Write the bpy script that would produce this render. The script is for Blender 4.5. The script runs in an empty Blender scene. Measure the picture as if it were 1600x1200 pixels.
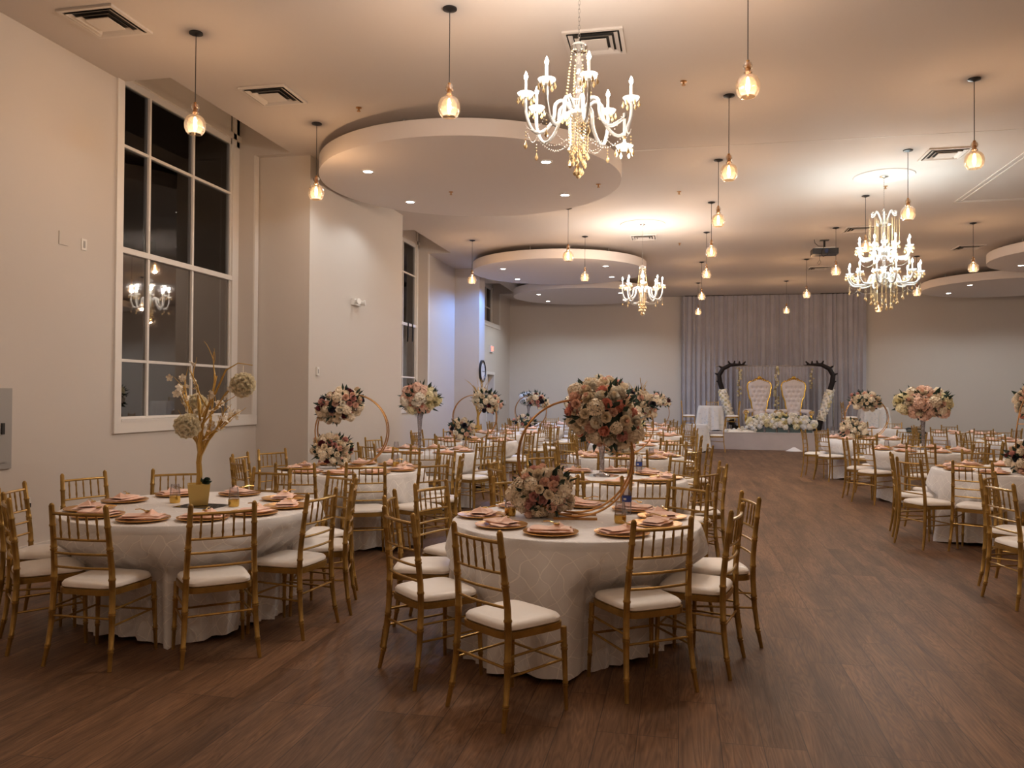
import bpy, math, random
from mathutils import Vector, Matrix
random.seed(7)
PI = math.pi
C = bpy.context.scene.collection
SC = bpy.context.scene

# ------------------------------------------------------------ camera, world, exposure
YAW, PIT, ROL, EYE = .2058, .0136, -.0061, 1.5572
fw = Vector((-math.sin(YAW)*math.cos(PIT), math.cos(YAW)*math.cos(PIT), math.sin(PIT)))
rt = Vector((math.cos(YAW), math.sin(YAW), 0)); up = rt.cross(fw)
R_ = rt*math.cos(ROL) - up*math.sin(ROL); U_ = up*math.cos(ROL) + rt*math.sin(ROL)
cd = bpy.data.cameras.new('camera'); cd.sensor_width = 36; cd.lens = 1255.1/1600*36; cd.clip_end = 200
cam = bpy.data.objects.new('camera', cd); C.objects.link(cam)
cam.matrix_world = Matrix(((R_.x, U_.x, -fw.x, 0), (R_.y, U_.y, -fw.y, 0), (R_.z, U_.z, -fw.z, EYE), (0, 0, 0, 1)))
SC.camera = cam
w = bpy.data.worlds.new('night'); SC.world = w; w.use_nodes = True
w.node_tree.nodes['Background'].inputs[0].default_value = (.012, .014, .02, 1)
w.node_tree.nodes['Background'].inputs[1].default_value = .25
SC.view_settings.view_transform = 'Standard'; SC.view_settings.look = 'None'
SC.view_settings.gamma = 1; SC.view_settings.use_curve_mapping = False
SC.view_settings.exposure = 0.55
WARM = (1.0, .755, .575); SOFT = (1.0, .90, .80); COOL = (.82, .98, 1.0); NEUT = (.90, .98, 1.0)
P_PEND, P_CH, P_CHBIG, P_SPOT, P_BLUE = 16.5, 95.0, 76.0, 55.0, 210.0

CEIL = 4.92

# ------------------------------------------------------------ materials
def nodes(name):
    m = bpy.data.materials.new(name); m.use_nodes = True
    nt = m.node_tree; return m, nt, nt.nodes['Principled BSDF']
def mat(name, col, rough=.5, metal=0, spec=.5, emit=None, es=0, bump=0, bscale=40, var=0, trans=0, sheen=0):
    m, nt, b = nodes(name)
    b.inputs['Base Color'].default_value = (*col, 1); b.inputs['Roughness'].default_value = rough
    b.inputs['Metallic'].default_value = metal; b.inputs['Specular IOR Level'].default_value = spec
    if trans: b.inputs['Transmission Weight'].default_value = trans
    if sheen: b.inputs['Sheen Weight'].default_value = sheen
    if emit: b.inputs['Emission Color'].default_value = (*emit, 1); b.inputs['Emission Strength'].default_value = es
    if bump or var:
        tc = nt.nodes.new('ShaderNodeTexCoord'); n = nt.nodes.new('ShaderNodeTexNoise')
        n.inputs['Scale'].default_value = bscale; n.inputs['Detail'].default_value = 3
        nt.links.new(tc.outputs['Object'], n.inputs['Vector'])
        if bump:
            bp = nt.nodes.new('ShaderNodeBump'); bp.inputs['Strength'].default_value = bump; bp.inputs['Distance'].default_value = .01
            nt.links.new(n.outputs['Fac'], bp.inputs['Height']); nt.links.new(bp.outputs['Normal'], b.inputs['Normal'])
        if var:
            r = nt.nodes.new('ShaderNodeValToRGB')
            r.color_ramp.elements[0].position = .3; r.color_ramp.elements[1].position = .7
            r.color_ramp.elements[0].color = (*[c*(1-var) for c in col], 1); r.color_ramp.elements[1].color = (*[min(1, c*(1+var)) for c in col], 1)
            nt.links.new(n.outputs['Fac'], r.inputs['Fac']); nt.links.new(r.outputs['Color'], b.inputs['Base Color'])
    return m
def thin(name, col, alpha=.75, rough=.1, gl=.12, diff=0):
    """clear thin glass: light passes straight through, with a glossy skin"""
    m, nt, b = nodes(name); nt.nodes.remove(b)
    out = nt.nodes['Material Output']
    tr = nt.nodes.new('ShaderNodeBsdfTransparent'); tr.inputs[0].default_value = (*col, 1)
    g = nt.nodes.new('ShaderNodeBsdfGlossy'); g.inputs['Roughness'].default_value = rough
    fr = nt.nodes.new('ShaderNodeLayerWeight'); fr.inputs['Blend'].default_value = .25
    mp = nt.nodes.new('ShaderNodeMath'); mp.operation = 'MULTIPLY_ADD'; mp.inputs[1].default_value = .6; mp.inputs[2].default_value = gl
    mx = nt.nodes.new('ShaderNodeMixShader')
    nt.links.new(fr.outputs['Fresnel'], mp.inputs[0]); nt.links.new(mp.outputs[0], mx.inputs[0])
    nt.links.new(g.outputs[0], mx.inputs[2])
    if diff:
        d = nt.nodes.new('ShaderNodeBsdfTranslucent'); d.inputs[0].default_value = (*col, 1)
        m2 = nt.nodes.new('ShaderNodeMixShader'); m2.inputs[0].default_value = diff
        nt.links.new(tr.outputs[0], m2.inputs[1]); nt.links.new(d.outputs[0], m2.inputs[2]); nt.links.new(m2.outputs[0], mx.inputs[1])
    else: nt.links.new(tr.outputs[0], mx.inputs[1])
    nt.links.new(mx.outputs[0], out.inputs[0]); return m
def pane(name, ior):
    m, nt, b = nodes(name); nt.nodes.remove(b); out = nt.nodes['Material Output']
    tr = nt.nodes.new('ShaderNodeBsdfTransparent'); tr.inputs[0].default_value = (.8, .82, .85, 1)
    g = nt.nodes.new('ShaderNodeBsdfGlossy'); g.inputs['Roughness'].default_value = .02
    fr = nt.nodes.new('ShaderNodeFresnel'); fr.inputs['IOR'].default_value = ior
    mx = nt.nodes.new('ShaderNodeMixShader')
    nt.links.new(fr.outputs[0], mx.inputs[0]); nt.links.new(tr.outputs[0], mx.inputs[1]); nt.links.new(g.outputs[0], mx.inputs[2])
    nt.links.new(mx.outputs[0], out.inputs[0]); return m
def glow(name, col, s):
    m = mat(name, (0, 0, 0), .5, emit=col, es=s); m.cycles.emission_sampling = 'NONE'; return m

def floor_mat():
    m, nt, b = nodes('vinyl_plank'); N = nt.nodes.new; L = nt.links.new
    tc = N('ShaderNodeTexCoord'); mp = N('ShaderNodeMapping'); mp.inputs['Rotation'].default_value = (0, 0, PI/2)
    L(tc.outputs['Object'], mp.inputs['Vector'])
    br = N('ShaderNodeTexBrick'); br.inputs['Scale'].default_value = 1; br.inputs['Brick Width'].default_value = 1.25
    br.inputs['Row Height'].default_value = .185; br.inputs['Mortar Size'].default_value = .0022; br.offset = .37; br.offset_frequency = 3
    br.inputs['Color1'].default_value = (0, 0, 0, 1); br.inputs['Color2'].default_value = (1, 1, 1, 1); br.inputs['Mortar'].default_value = (.5, .5, .5, 1)
    L(mp.outputs[0], br.inputs['Vector'])
    ms = N('ShaderNodeMapping'); ms.inputs['Scale'].default_value = (9, .75, 1); L(tc.outputs['Object'], ms.inputs['Vector'])
    add = N('ShaderNodeVectorMath'); add.operation = 'ADD'; L(ms.outputs[0], add.inputs[0])
    sc = N('ShaderNodeVectorMath'); sc.operation = 'SCALE'; sc.inputs['Scale'].default_value = 9; L(br.outputs['Color'], sc.inputs[0]); L(sc.outputs[0], add.inputs[1])
    n1 = N('ShaderNodeTexNoise'); n1.inputs['Scale'].default_value = 1.1; n1.inputs['Detail'].default_value = 3; n1.inputs['Distortion'].default_value = .6; L(add.outputs[0], n1.inputs['Vector'])
    wv = N('ShaderNodeMath'); wv.operation = 'MULTIPLY'; wv.inputs[1].default_value = 15; L(n1.outputs['Fac'], wv.inputs[0])
    fr = N('ShaderNodeMath'); fr.operation = 'PINGPONG'; fr.inputs[1].default_value = .5; L(wv.outputs[0], fr.inputs[0])
    ms2 = N('ShaderNodeMapping'); ms2.inputs['Scale'].default_value = (90, 4, 1); L(tc.outputs['Object'], ms2.inputs['Vector'])
    n2 = N('ShaderNodeTexNoise'); n2.inputs['Scale'].default_value = 1; n2.inputs['Detail'].default_value = 5; L(ms2.outputs[0], n2.inputs['Vector'])
    r1 = N('ShaderNodeValToRGB'); e = r1.color_ramp.elements; e[0].position = .12; e[0].color = (.074, .038, .020, 1); e[1].position = .85; e[1].color = (.235, .128, .070, 1)
    mixf = N('ShaderNodeMath'); mixf.operation = 'MULTIPLY_ADD'; mixf.inputs[1].default_value = .62; L(fr.outputs[0], mixf.inputs[0])
    h2 = N('ShaderNodeMath'); h2.operation = 'MULTIPLY'; h2.inputs[1].default_value = .72; L(n2.outputs['Fac'], h2.inputs[0]); L(h2.outputs[0], mixf.inputs[2])
    L(mixf.outputs[0], r1.inputs['Fac'])
    hs = N('ShaderNodeHueSaturation'); L(r1.outputs['Color'], hs.inputs['Color'])
    bw = N('ShaderNodeMath'); bw.operation = 'MULTIPLY_ADD'; bw.inputs[1].default_value = .22; bw.inputs[2].default_value = .88; L(br.outputs['Color'], bw.inputs[0]); L(bw.outputs[0], hs.inputs['Value'])
    ms3 = N('ShaderNodeMapping'); ms3.inputs['Scale'].default_value = (4.5, .65, 1); L(tc.outputs['Object'], ms3.inputs['Vector'])
    ad3 = N('ShaderNodeVectorMath'); ad3.operation = 'ADD'; L(ms3.outputs[0], ad3.inputs[0]); sc3 = N('ShaderNodeVectorMath'); sc3.operation = 'SCALE'; sc3.inputs['Scale'].default_value = .8; L(br.outputs['Color'], sc3.inputs[0]); L(sc3.outputs[0], ad3.inputs[1])
    n3 = N('ShaderNodeTexNoise'); n3.inputs['Scale'].default_value = 1.2; n3.inputs['Detail'].default_value = 4; n3.inputs['Distortion'].default_value = .4; L(ad3.outputs[0], n3.inputs['Vector'])
    r3 = N('ShaderNodeValToRGB'); e3 = r3.color_ramp.elements; e3[0].position = .32; e3[0].color = (.62, .60, .58, 1); e3[1].position = .68; e3[1].color = (1.26, 1.26, 1.24, 1); L(n3.outputs['Fac'], r3.inputs['Fac'])
    mu = N('ShaderNodeMixRGB'); mu.blend_type = 'MULTIPLY'; mu.inputs['Fac'].default_value = 1; L(hs.outputs['Color'], mu.inputs['Color1']); L(r3.outputs['Color'], mu.inputs['Color2'])
    mx = N('ShaderNodeMixRGB'); L(br.outputs['Fac'], mx.inputs['Fac']); L(mu.outputs['Color'], mx.inputs['Color1']); mx.inputs['Color2'].default_value = (.06, .035, .022, 1)
    L(mx.outputs['Color'], b.inputs['Base Color']); b.inputs['Roughness'].default_value = .5; b.inputs['Specular IOR Level'].default_value = .22
    bp = N('ShaderNodeBump'); bp.inputs['Strength'].default_value = .25; bp.inputs['Distance'].default_value = .004; L(mixf.outputs[0], bp.inputs['Height']); L(bp.outputs[0], b.inputs['Normal'])
    return m
def cloth_mat(name, lace=False):
    m, nt, b = nodes(name); N = nt.nodes.new; L = nt.links.new
    uv = N('ShaderNodeUVMap'); nz = N('ShaderNodeTexNoise'); nz.inputs['Scale'].default_value = 3.0; L(uv.outputs[0], nz.inputs['Vector'])
    sub = N('ShaderNodeVectorMath'); sub.operation = 'SCALE'; sub.inputs['Scale'].default_value = .30; L(nz.outputs['Color'], sub.inputs[0])
    ad = N('ShaderNodeVectorMath'); ad.operation = 'ADD'; L(uv.outputs[0], ad.inputs[0]); L(sub.outputs[0], ad.inputs[1])
    sp = N('ShaderNodeSeparateXYZ'); L(ad.outputs[0], sp.inputs[0])
    outs = []
    for sgn in (1, -1):
        a = N('ShaderNodeMath'); a.operation = 'MULTIPLY_ADD'; a.inputs[1].default_value = sgn; L(sp.outputs[1], a.inputs[0]); L(sp.outputs[0], a.inputs[2])
        s = N('ShaderNodeMath'); s.operation = 'MULTIPLY'; s.inputs[1].default_value = 8.0; L(a.outputs[0], s.inputs[0])
        p = N('ShaderNodeMath'); p.operation = 'PINGPONG'; p.inputs[1].default_value = .5; L(s.outputs[0], p.inputs[0])
        l = N('ShaderNodeMath'); l.operation = 'LESS_THAN'; l.inputs[1].default_value = .027; L(p.outputs[0], l.inputs[0]); outs.append(l)
    mxx = N('ShaderNodeMath'); mxx.operation = 'MAXIMUM'; L(outs[0].outputs[0], mxx.inputs[0]); L(outs[1].outputs[0], mxx.inputs[1])
    fac = mxx.outputs[0]
    if lace:
        v = N('ShaderNodeTexVoronoi'); v.inputs['Scale'].default_value = 16; L(uv.outputs[0], v.inputs['Vector'])
        g = N('ShaderNodeMath'); g.operation = 'LESS_THAN'; g.inputs[1].default_value = .33; L(v.outputs['Distance'], g.inputs[0]); fac = g.outputs[0]
    mc = N('ShaderNodeMixRGB'); L(fac, mc.inputs['Fac']); mc.inputs['Color1'].default_value = (.80, .795, .81, 1); mc.inputs['Color2'].default_value = (1, .99, .98, 1)
    if lace: mc.inputs['Color2'].default_value = (.57, .58, .60, 1); mc.inputs['Color1'].default_value = (.68, .67, .66, 1)
    L(mc.outputs[0], b.inputs['Base Color']); b.inputs['Roughness'].default_value = .55; b.inputs['Sheen Weight'].default_value = .3
    n2 = N('ShaderNodeTexNoise'); n2.inputs['Scale'].default_value = 22; n2.inputs['Detail'].default_value = 4; L(uv.outputs[0], n2.inputs['Vector'])
    hh = N('ShaderNodeMath'); hh.operation = 'MULTIPLY_ADD'; hh.inputs[1].default_value = .5; L(n2.outputs['Fac'], hh.inputs[0]); L(fac, hh.inputs[2])
    bp = N('ShaderNodeBump'); bp.inputs['Strength'].default_value = .55; bp.inputs['Distance'].default_value = .005; L(hh.outputs[0], bp.inputs['Height']); L(bp.outputs[0], b.inputs['Normal'])
    return m
def tuft_mat():
    return mat('pale_upholstery', (.62, .56, .55), .5, var=.06, bscale=20, bump=.2)

M = dict(
 wall=mat('wall_paint', (.60, .555, .515), .7, bump=.03, bscale=120, spec=.3), ceil=mat('ceiling_paint', (.60, .545, .505), .8, bump=.03, bscale=90, spec=.2),
 trim=mat('white_trim_paint', (.74, .71, .68), .45), disc=mat('disc_paint', (.74, .68, .65), .75, spec=.2), dark=mat('dark_cavity', (.02, .018, .016), .9),
 floor=floor_mat(), cloth=cloth_mat('pintuck_cloth'), lace=cloth_mat('lace_cloth', True),
 gold=mat('antique_gold', (.40, .245, .066), .32, .6, var=.22, bscale=14), goldb=mat('bright_gold', (.72, .47, .12), .24, .9), hoop=mat('hoop_gold', (.50, .27, .10), .3, .85),
 seat=mat('ivory_vinyl', (.93, .90, .87), .42, bump=.1, bscale=30), black=mat('black_metal', (.012, .011, .011), .4), plate=mat('charger_gold', (.62, .33, .10), .28, .8, bump=.25, bscale=60),
 nap=mat('pink_napkin', (.95, .64, .53), .75, var=.10, bscale=9, bump=.3, sheen=.3), rim=mat('fork_gold', (.85, .6, .22), .2, 1),
 glass=thin('clear_glass', (.86, .85, .88), gl=.17), neck=thin('neck_glass', (1.0, .85, .66), rough=.08, gl=.30, diff=.10), amber=thin('amber_glass', (1.0, .78, .52), rough=.12, gl=.10, diff=.03), crystal=thin('crystal', (.96, .95, .93), rough=.05, gl=.35, diff=.06), cup=thin('cut_glass_cup', (.95, .95, .93), rough=.1, gl=.2, diff=.5),
 bead=mat('amber_crystal', (.80, .58, .30), .12, .25, spec=1), beadc=mat('clear_crystal', (.90, .86, .80), .1, .1, spec=1),
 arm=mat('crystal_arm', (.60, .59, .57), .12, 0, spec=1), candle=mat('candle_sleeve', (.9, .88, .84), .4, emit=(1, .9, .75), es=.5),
 fil=glow('warm_filament', (1, .70, .38), 26), flame=glow('candle_bulb', (1, .90, .74), 45), flamec=glow('cool_candle_bulb', (.96, 1, 1), 45),
 led=glow('downlight_lens', (1, .97, .92), 18), ledb=glow('blue_downlight_lens', (.45, .65, 1), 40), white=mat('white_plastic', (.75, .73, .70), .4), grey=mat('grey_steel', (.33, .32, .31), .45),
 vent=mat('vent_metal', (.62, .57, .53), .5), pot=mat('gold_pot', (.52, .37, .12), .42, .6), mirror=mat('smoked_mirror', (.12, .12, .12), .06, .8), mirr2=mat('mirror', (.75, .75, .75), .04, 1),
 leaf=mat('dark_leaf', (.022, .050, .034), .55, var=.4, bscale=30), navy=mat('navy_bloom', (.02, .018, .035), .6), burg=mat('burgundy_bloom', (.16, .025, .035), .6),
 cream=mat('cream_petal', (.94, .80, .63), .6, var=.12, bscale=30), blush=mat('blush_petal', (.93, .64, .52), .6, var=.12, bscale=30), peach=mat('coral_petal', (.85, .40, .31), .6, var=.2, bscale=30),
 pompon=mat('pompon_petal', (.98, .90, .72), .6, var=.05, bscale=30), ivory=mat('ivory_petal', (.94, .88, .77), .6, var=.08, bscale=30), yellow=mat('pale_yellow_petal', (.92, .84, .56), .6, var=.1, bscale=30), whitep=mat('white_petal', (.86, .86, .84), .6, var=.06, bscale=30),
 dusty=mat('dusty_pink_petal', (.72, .40, .36), .6, var=.2, bscale=30), curtain=mat('grey_voile', (.42, .41, .46), .7, sheen=.3, var=.05, bscale=3), uph=tuft_mat(),
 throne=mat('throne_gold', (.80, .52, .10), .25, .9), tusk=mat('black_tusk', (.010, .006, .006), .6, spec=.3), stage=mat('stage_skirt', (.50, .445, .43), .6, var=.04, bscale=4), chrome=mat('chrome', (.7, .7, .7), .2, 1),
 green=mat('green_vinyl', (.02, .045, .038), .5), blue=mat('blue_label', (.03, .07, .35), .4), red=mat('red_exit_letter', (.5, .02, .02), .5, emit=(1, .12, .08), es=3), face=mat('clock_face', (.72, .72, .72), .5),
 pg=pane('upper_window_glass', 1.45), pg2=pane('lower_window_glass', 4.2), twig=mat('gold_twig', (.55, .36, .10), .35, .8, bump=.4, bscale=50),
 greenish=mat('acrylic_plinth', (.10, .14, .14), .1, spec=.8), blackp=mat('black_plastic', (.015, .017, .022), .35), lens=mat('projector_lens', (.03, .05, .12), .05))

# ------------------------------------------------------------ mesh builder
class MB:
    def __init__(s): s.v = []; s.f = []; s.m = []; s.uv = {}; s.k = 0
    def add(s, vs, fs, mi=None):
        o = len(s.v); s.v += [tuple(x) for x in vs]; s.f += [tuple(i+o for i in f) for f in fs]; s.m += [s.k if mi is None else mi]*len(fs); return s
    def box(s, x0, x1, y0, y1, z0, z1):
        return s.add([(x0,y0,z0),(x1,y0,z0),(x1,y1,z0),(x0,y1,z0),(x0,y0,z1),(x1,y0,z1),(x1,y1,z1),(x0,y1,z1)],
                     [(3,2,1,0),(4,5,6,7),(0,1,5,4),(1,2,6,5),(2,3,7,6),(3,0,4,7)])
    def lathe(s, prof, n=16, c=(0,0,0), cap=True, sx=1, sy=1, ph=0):
        vs = []; fs = []
        for r, z in prof:
            for i in range(n):
                a = 2*PI*i/n+ph; vs.append((c[0]+r*sx*math.cos(a), c[1]+r*sy*math.sin(a), c[2]+z))
        for j in range(len(prof)-1):
            for i in range(n):
                k = (i+1) % n; fs.append((j*n+i, j*n+k, (j+1)*n+k, (j+1)*n+i))
        if cap:
            fs.append(tuple(range(n-1, -1, -1))); fs.append(tuple((len(prof)-1)*n+i for i in range(n)))
        return s.add(vs, fs)
    def tube(s, pts, rad, n=8, cap=True, closed=False):
        pts = [Vector(p) for p in pts]; N = len(pts)
        if not isinstance(rad, (list, tuple)): rad = [rad]*N
        vs = []; fs = []; nrm = None
        for i, p in enumerate(pts):
            if closed: t = pts[(i+1) % N]-pts[i-1]
            else: t = pts[min(i+1, N-1)]-pts[max(i-1, 0)]
            if t.length < 1e-9: t = Vector((0, 0, 1))
            t.normalize()
            if nrm is None:
                nrm = t.orthogonal().normalized()
            else:
                nrm = (nrm-t*nrm.dot(t))
                nrm = nrm.normalized() if nrm.length > 1e-6 else t.orthogonal().normalized()
            b = t.cross(nrm)
            for k in range(n):
                a = 2*PI*k/n; vs.append(p+(nrm*math.cos(a)+b*math.sin(a))*rad[i])
        M_ = N if closed else N-1
        for i in range(M_):
            j = (i+1) % N
            for k in range(n):
                l = (k+1) % n; fs.append((i*n+k, i*n+l, j*n+l, j*n+k))
        if cap and not closed: fs.append(tuple(range(n-1, -1, -1))); fs.append(tuple((N-1)*n+k for k in range(n)))
        return s.add(vs, fs)
    def ball(s, c, r, n=10, m=6, sx=1, sy=1, sz=1):
        return s.lathe([(max(r*math.sin(PI*j/m), r*.02), -r*sz*math.cos(PI*j/m)) for j in range(m+1)], n, c, True, sx, sy)
    def octa(s, c, r, h=None):
        h = h or r; x, y, z = c
        return s.add([(x+r,y,z),(x,y+r,z),(x-r,y,z),(x,y-r,z),(x,y,z+h),(x,y,z-h)], [(0,1,4),(1,2,4),(2,3,4),(3,0,4),(1,0,5),(2,1,5),(3,2,5),(0,3,5)])
    def grid(s, fn, nu, nv, cu=False):
        vs = [fn(i/(nu if cu else nu-1), j/(nv-1)) for j in range(nv) for i in range(nu)]
        fs = []
        for j in range(nv-1):
            for i in range(nu if cu else nu-1):
                k = (i+1) % nu; fs.append((j*nu+i, j*nu+k, (j+1)*nu+k, (j+1)*nu+i))
        return s.add(vs, fs)
    def xf(s, mtx, start=0):
        for i in range(start, len(s.v)): s.v[i] = tuple(mtx @ Vector(s.v[i]))
        return s
    def mesh(s, name, mats, smooth=True):
        me = bpy.data.meshes.new(name); me.from_pydata(s.v, [], s.f)
        if not isinstance(mats, (list, tuple)): mats = [mats]
        for m in mats: me.materials.append(m)
        if len(mats) > 1: me.polygons.foreach_set('material_index', s.m)
        if smooth:
            me.polygons.foreach_set('use_smooth', [True]*len(s.f))
            try: me.set_sharp_from_angle(angle=math.radians(38))
            except Exception: pass
        me.update(); return me
STUFF = ('strands', 'crystal_drops', 'crystal_fill')
def link(name, data, parent=None, loc=None, rz=0, mw=None):
    o = bpy.data.objects.new(name, data); C.objects.link(o)
    if parent: o.parent = parent
    if mw is not None: o.matrix_local = mw
    else:
        if loc: o.location = loc
        if rz: o.rotation_euler = (0, 0, rz)
    return o
def tag(o, label, cat, group=None, kind=None):
    if label: o['label'] = label
    if cat: o['category'] = cat
    if group: o['group'] = group
    if kind: o['kind'] = kind
    return o
def thing(name, label, cat, loc=(0,0,0), rz=0, group=None): return tag(link(name, None, None, loc, rz), label, cat, group)
def part(mb, name, m, parent, smooth=True, label=None, **k):
    o = link(name, mb.mesh(name, m, smooth), parent, **k)
    if label: o['label'] = label
    if name.endswith(STUFF): o['kind'] = 'stuff'
    return o
def struct(name, mb, m, smooth=False):
    o = link(name, mb.mesh(name, m, smooth)); o['kind'] = 'structure'; return o
def lamp(name, loc, power, col, size=.03, parent=None, spot=None):
    l = bpy.data.lights.new(name, 'SPOT' if spot else 'POINT'); l.energy = power; l.color = col; l.shadow_soft_size = size
    if spot: l.spot_size = math.radians(spot); l.spot_blend = .35
    return link(name, l, parent, loc)
def dup(root, loc, rz=0, label=None, group=None):
    r = root.copy(); C.objects.link(r); r.location = loc; r.rotation_euler = (0, 0, rz)
    if label: r['label'] = label
    if group: r['group'] = group
    for ch in list(root.children):
        c = ch.copy(); C.objects.link(c); c.parent = r
        for g in list(ch.children):
            d = g.copy(); C.objects.link(d); d.parent = c
    return r

# ------------------------------------------------------------ room shell
XL, XR, YB, YF = -5.9, 11.6, 27.8, -4.5
b = MB().box(XL-.4, XR, YF, YB, -.1, 0); struct('floor', b, M['floor'])
PK = [(7.6, 10.33), (15.62, 18.33), (23.6, 26.1)]
b = MB().box(-5.33, XR, YF, YB+.3, CEIL, CEIL+.55)
y = YF
for a, e in PK: b.box(XL, -5.33, y, a, CEIL, CEIL+.55); y = e
b.box(XL, -5.33, y, YB+.3, CEIL, CEIL+.55); b.box(XL-.35, XR, YF, YB+.3, CEIL+.55, CEIL+.6)
struct('ceiling', b, M['ceil'])
b = MB(); T = CEIL+.55; x0, x1 = XL-.35, XL
b.box(x0, x1, YF, PK[0][0], 0, T); b.box(x0, x1, PK[0][0], PK[0][1], 0, 1.25)
b.box(x0, x1, PK[0][1], PK[1][0], 0, T); b.box(x0, x1, PK[1][0], PK[1][1], 0, 1.28)
b.box(x0, x1, PK[1][1], PK[2][0], 0, T)
DY0, DY1, DZ = 24.4, 25.34, 2.2
b.box(x0, x1, PK[2][0], DY0, 0, 3.82); b.box(x0, x1, DY0, DY1, DZ, 3.82); b.box(x0, x1, DY1, PK[2][1], 0, 3.82); b.box(x0, x1, PK[2][1], YB, 0, T)
b.box(XL, -5.1, 10.45, 14.3, 0, CEIL); b.box(XL, -5.22, 20.7, 21.3, 0, CEIL)
struct('wall_left', b, M['wall'])
struct('wall_back', MB().box(XL-.35, XR, YB, YB+.3, 0, CEIL+.5), M['wall'])
struct('wall_right', MB().box(XR, XR+.3, YF, YB, 0, CEIL+.5), M['wall'])
struct('wall_front', MB().box(XL-.35, XR, YF-.3, YF, 0, CEIL+.5), M['wall'])
b = MB()
def bb(y0, y1, x): b.box(x, x+.015, y0, y1, 0, .14)
bb(YF, 10.45, XL); b.box(XL, -5.1, 10.435, 10.45, 0, .14); bb(10.45, 14.3, -5.1); bb(14.3, 20.7, XL); b.box(XL, -5.22, 20.685, 20.7, 0, .14); bb(20.7, 21.3, -5.22); bb(21.3, DY0-.1, XL); bb(DY1+.1, YB, XL)
struct('baseboard_left', b, M['trim'])
struct('baseboard_back', MB().box(XL, XR, YB-.015, YB, 0, .14), M['trim'])
struct('trim_1', MB().box(-2, XR, 11.08, 11.10, CEIL-.003, CEIL), M['vent'])
# ceiling hatch frame
b = MB()
for o_, wd in ((0, .03), (.09, .02)):
    b.box(4.6+o_, 4.6+o_+wd, 11.4+o_, 15.04-o_, CEIL-.012, CEIL); b.box(4.6+o_, 7.4-o_, 15.04-o_-wd, 15.04-o_, CEIL-.012, CEIL)
b.box(7.37, 7.4, 11.4, 15.04, CEIL-.012, CEIL); b.box(4.6, 7.4, 11.4, 11.43, CEIL-.012, CEIL)
struct('trim_2', b, M['vent'])

# windows
def window(n, y0, y1, z0, ztop, vy, hz, rail, glassz):
    f = MB(); xo, xi = -6.19, -6.13
    f.box(xo, xi, y0, y0+.05, z0, ztop); f.box(xo, xi, y1-.22, y1, z0, ztop); f.box(xo, xi, y0, y1, z0, z0+.035); f.box(xo, xi, y0, y1, glassz, ztop)
    f.box(xi, xi+.03, y1-.2, y1-.12, z0, ztop)
    f.box(xi, xi+.03, y0, y1, glassz+.08, glassz+.16)
    o = struct('window_%d' % n, f, M['trim'])
    mb = MB()
    for v in vy: mb.box(-6.155, -6.125, v-.018, v+.018, z0, glassz)
    for z in hz: mb.box(-6.153, -6.128, y0, y1-.2, z-.016, z+.016)
    if rail: mb.box(-6.165, -6.105, y0, y1-.12, rail-.032, rail+.032)
    part(mb, 'muntins', M['trim'], o, False)
    rr = rail or z0
    part(MB().box(-6.16, -6.15, y0+.05, y1-.22, rr, glassz), 'upper_glass', M['pg'], o, False)
    if rail: part(MB().box(-6.16, -6.15, y0+.05, y1-.22, z0+.035, rail), 'lower_glass', M['pg2'], o, False)
    cs = MB()
    zz = CEIL if z0 < 3 else CEIL
    cs.box(XL, XL+.022, y0-.105, y0, z0-.13, zz); cs.box(XL, XL+.022, y1+.0, y1+.1, z0-.13, zz); cs.box(XL, XL+.026, y0-.109, y1+.102, z0-.132, z0)
    cs.box(-6.13, XL+.03, y0, y1, z0-.012, z0+.01)
    part(cs, 'window_casing', M['trim'], o, False)
    return o
window(1, 7.6, 10.33, 1.25, CEIL+.55, (8.37, 9.24), (4.34, 1.92), 3.16, 5.03)
w2 = window(2, 15.62, 18.33, 1.28, CEIL+.55, (16.39, 17.25), (4.34, 1.95), 3.16, 5.03)
lt = MB(); lt.box(-6.10, -6.08, 17.5, 17.53, 2.85, 3.22).box(-6.10, -6.08, 17.8, 17.83, 2.78, 3.2); part(lt, 'sash_strap', M['black'], w2, False)
window(3, 23.6, 26.1, 3.85, CEIL+.55, (24.4, 25.2), (4.4,), None, 5.03)
# door
d = MB().box(-6.18, -6.12, DY0, DY1, 0, DZ); do = struct('door_1', d, M['trim'])
fr = MB().box(XL, XL+.02, DY0-.09, DY0, 0, DZ+.09).box(XL, XL+.02, DY1, DY1+.09, 0, DZ+.09).box(XL, XL+.02, DY0, DY1, DZ, DZ+.09); part(fr, 'door_frame', M['trim'], do, False)
part(MB().box(-6.12, -6.06, DY0+.08, DY0+.8, 1.0, 1.06), 'push_bar', M['grey'], do, False)

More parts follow.
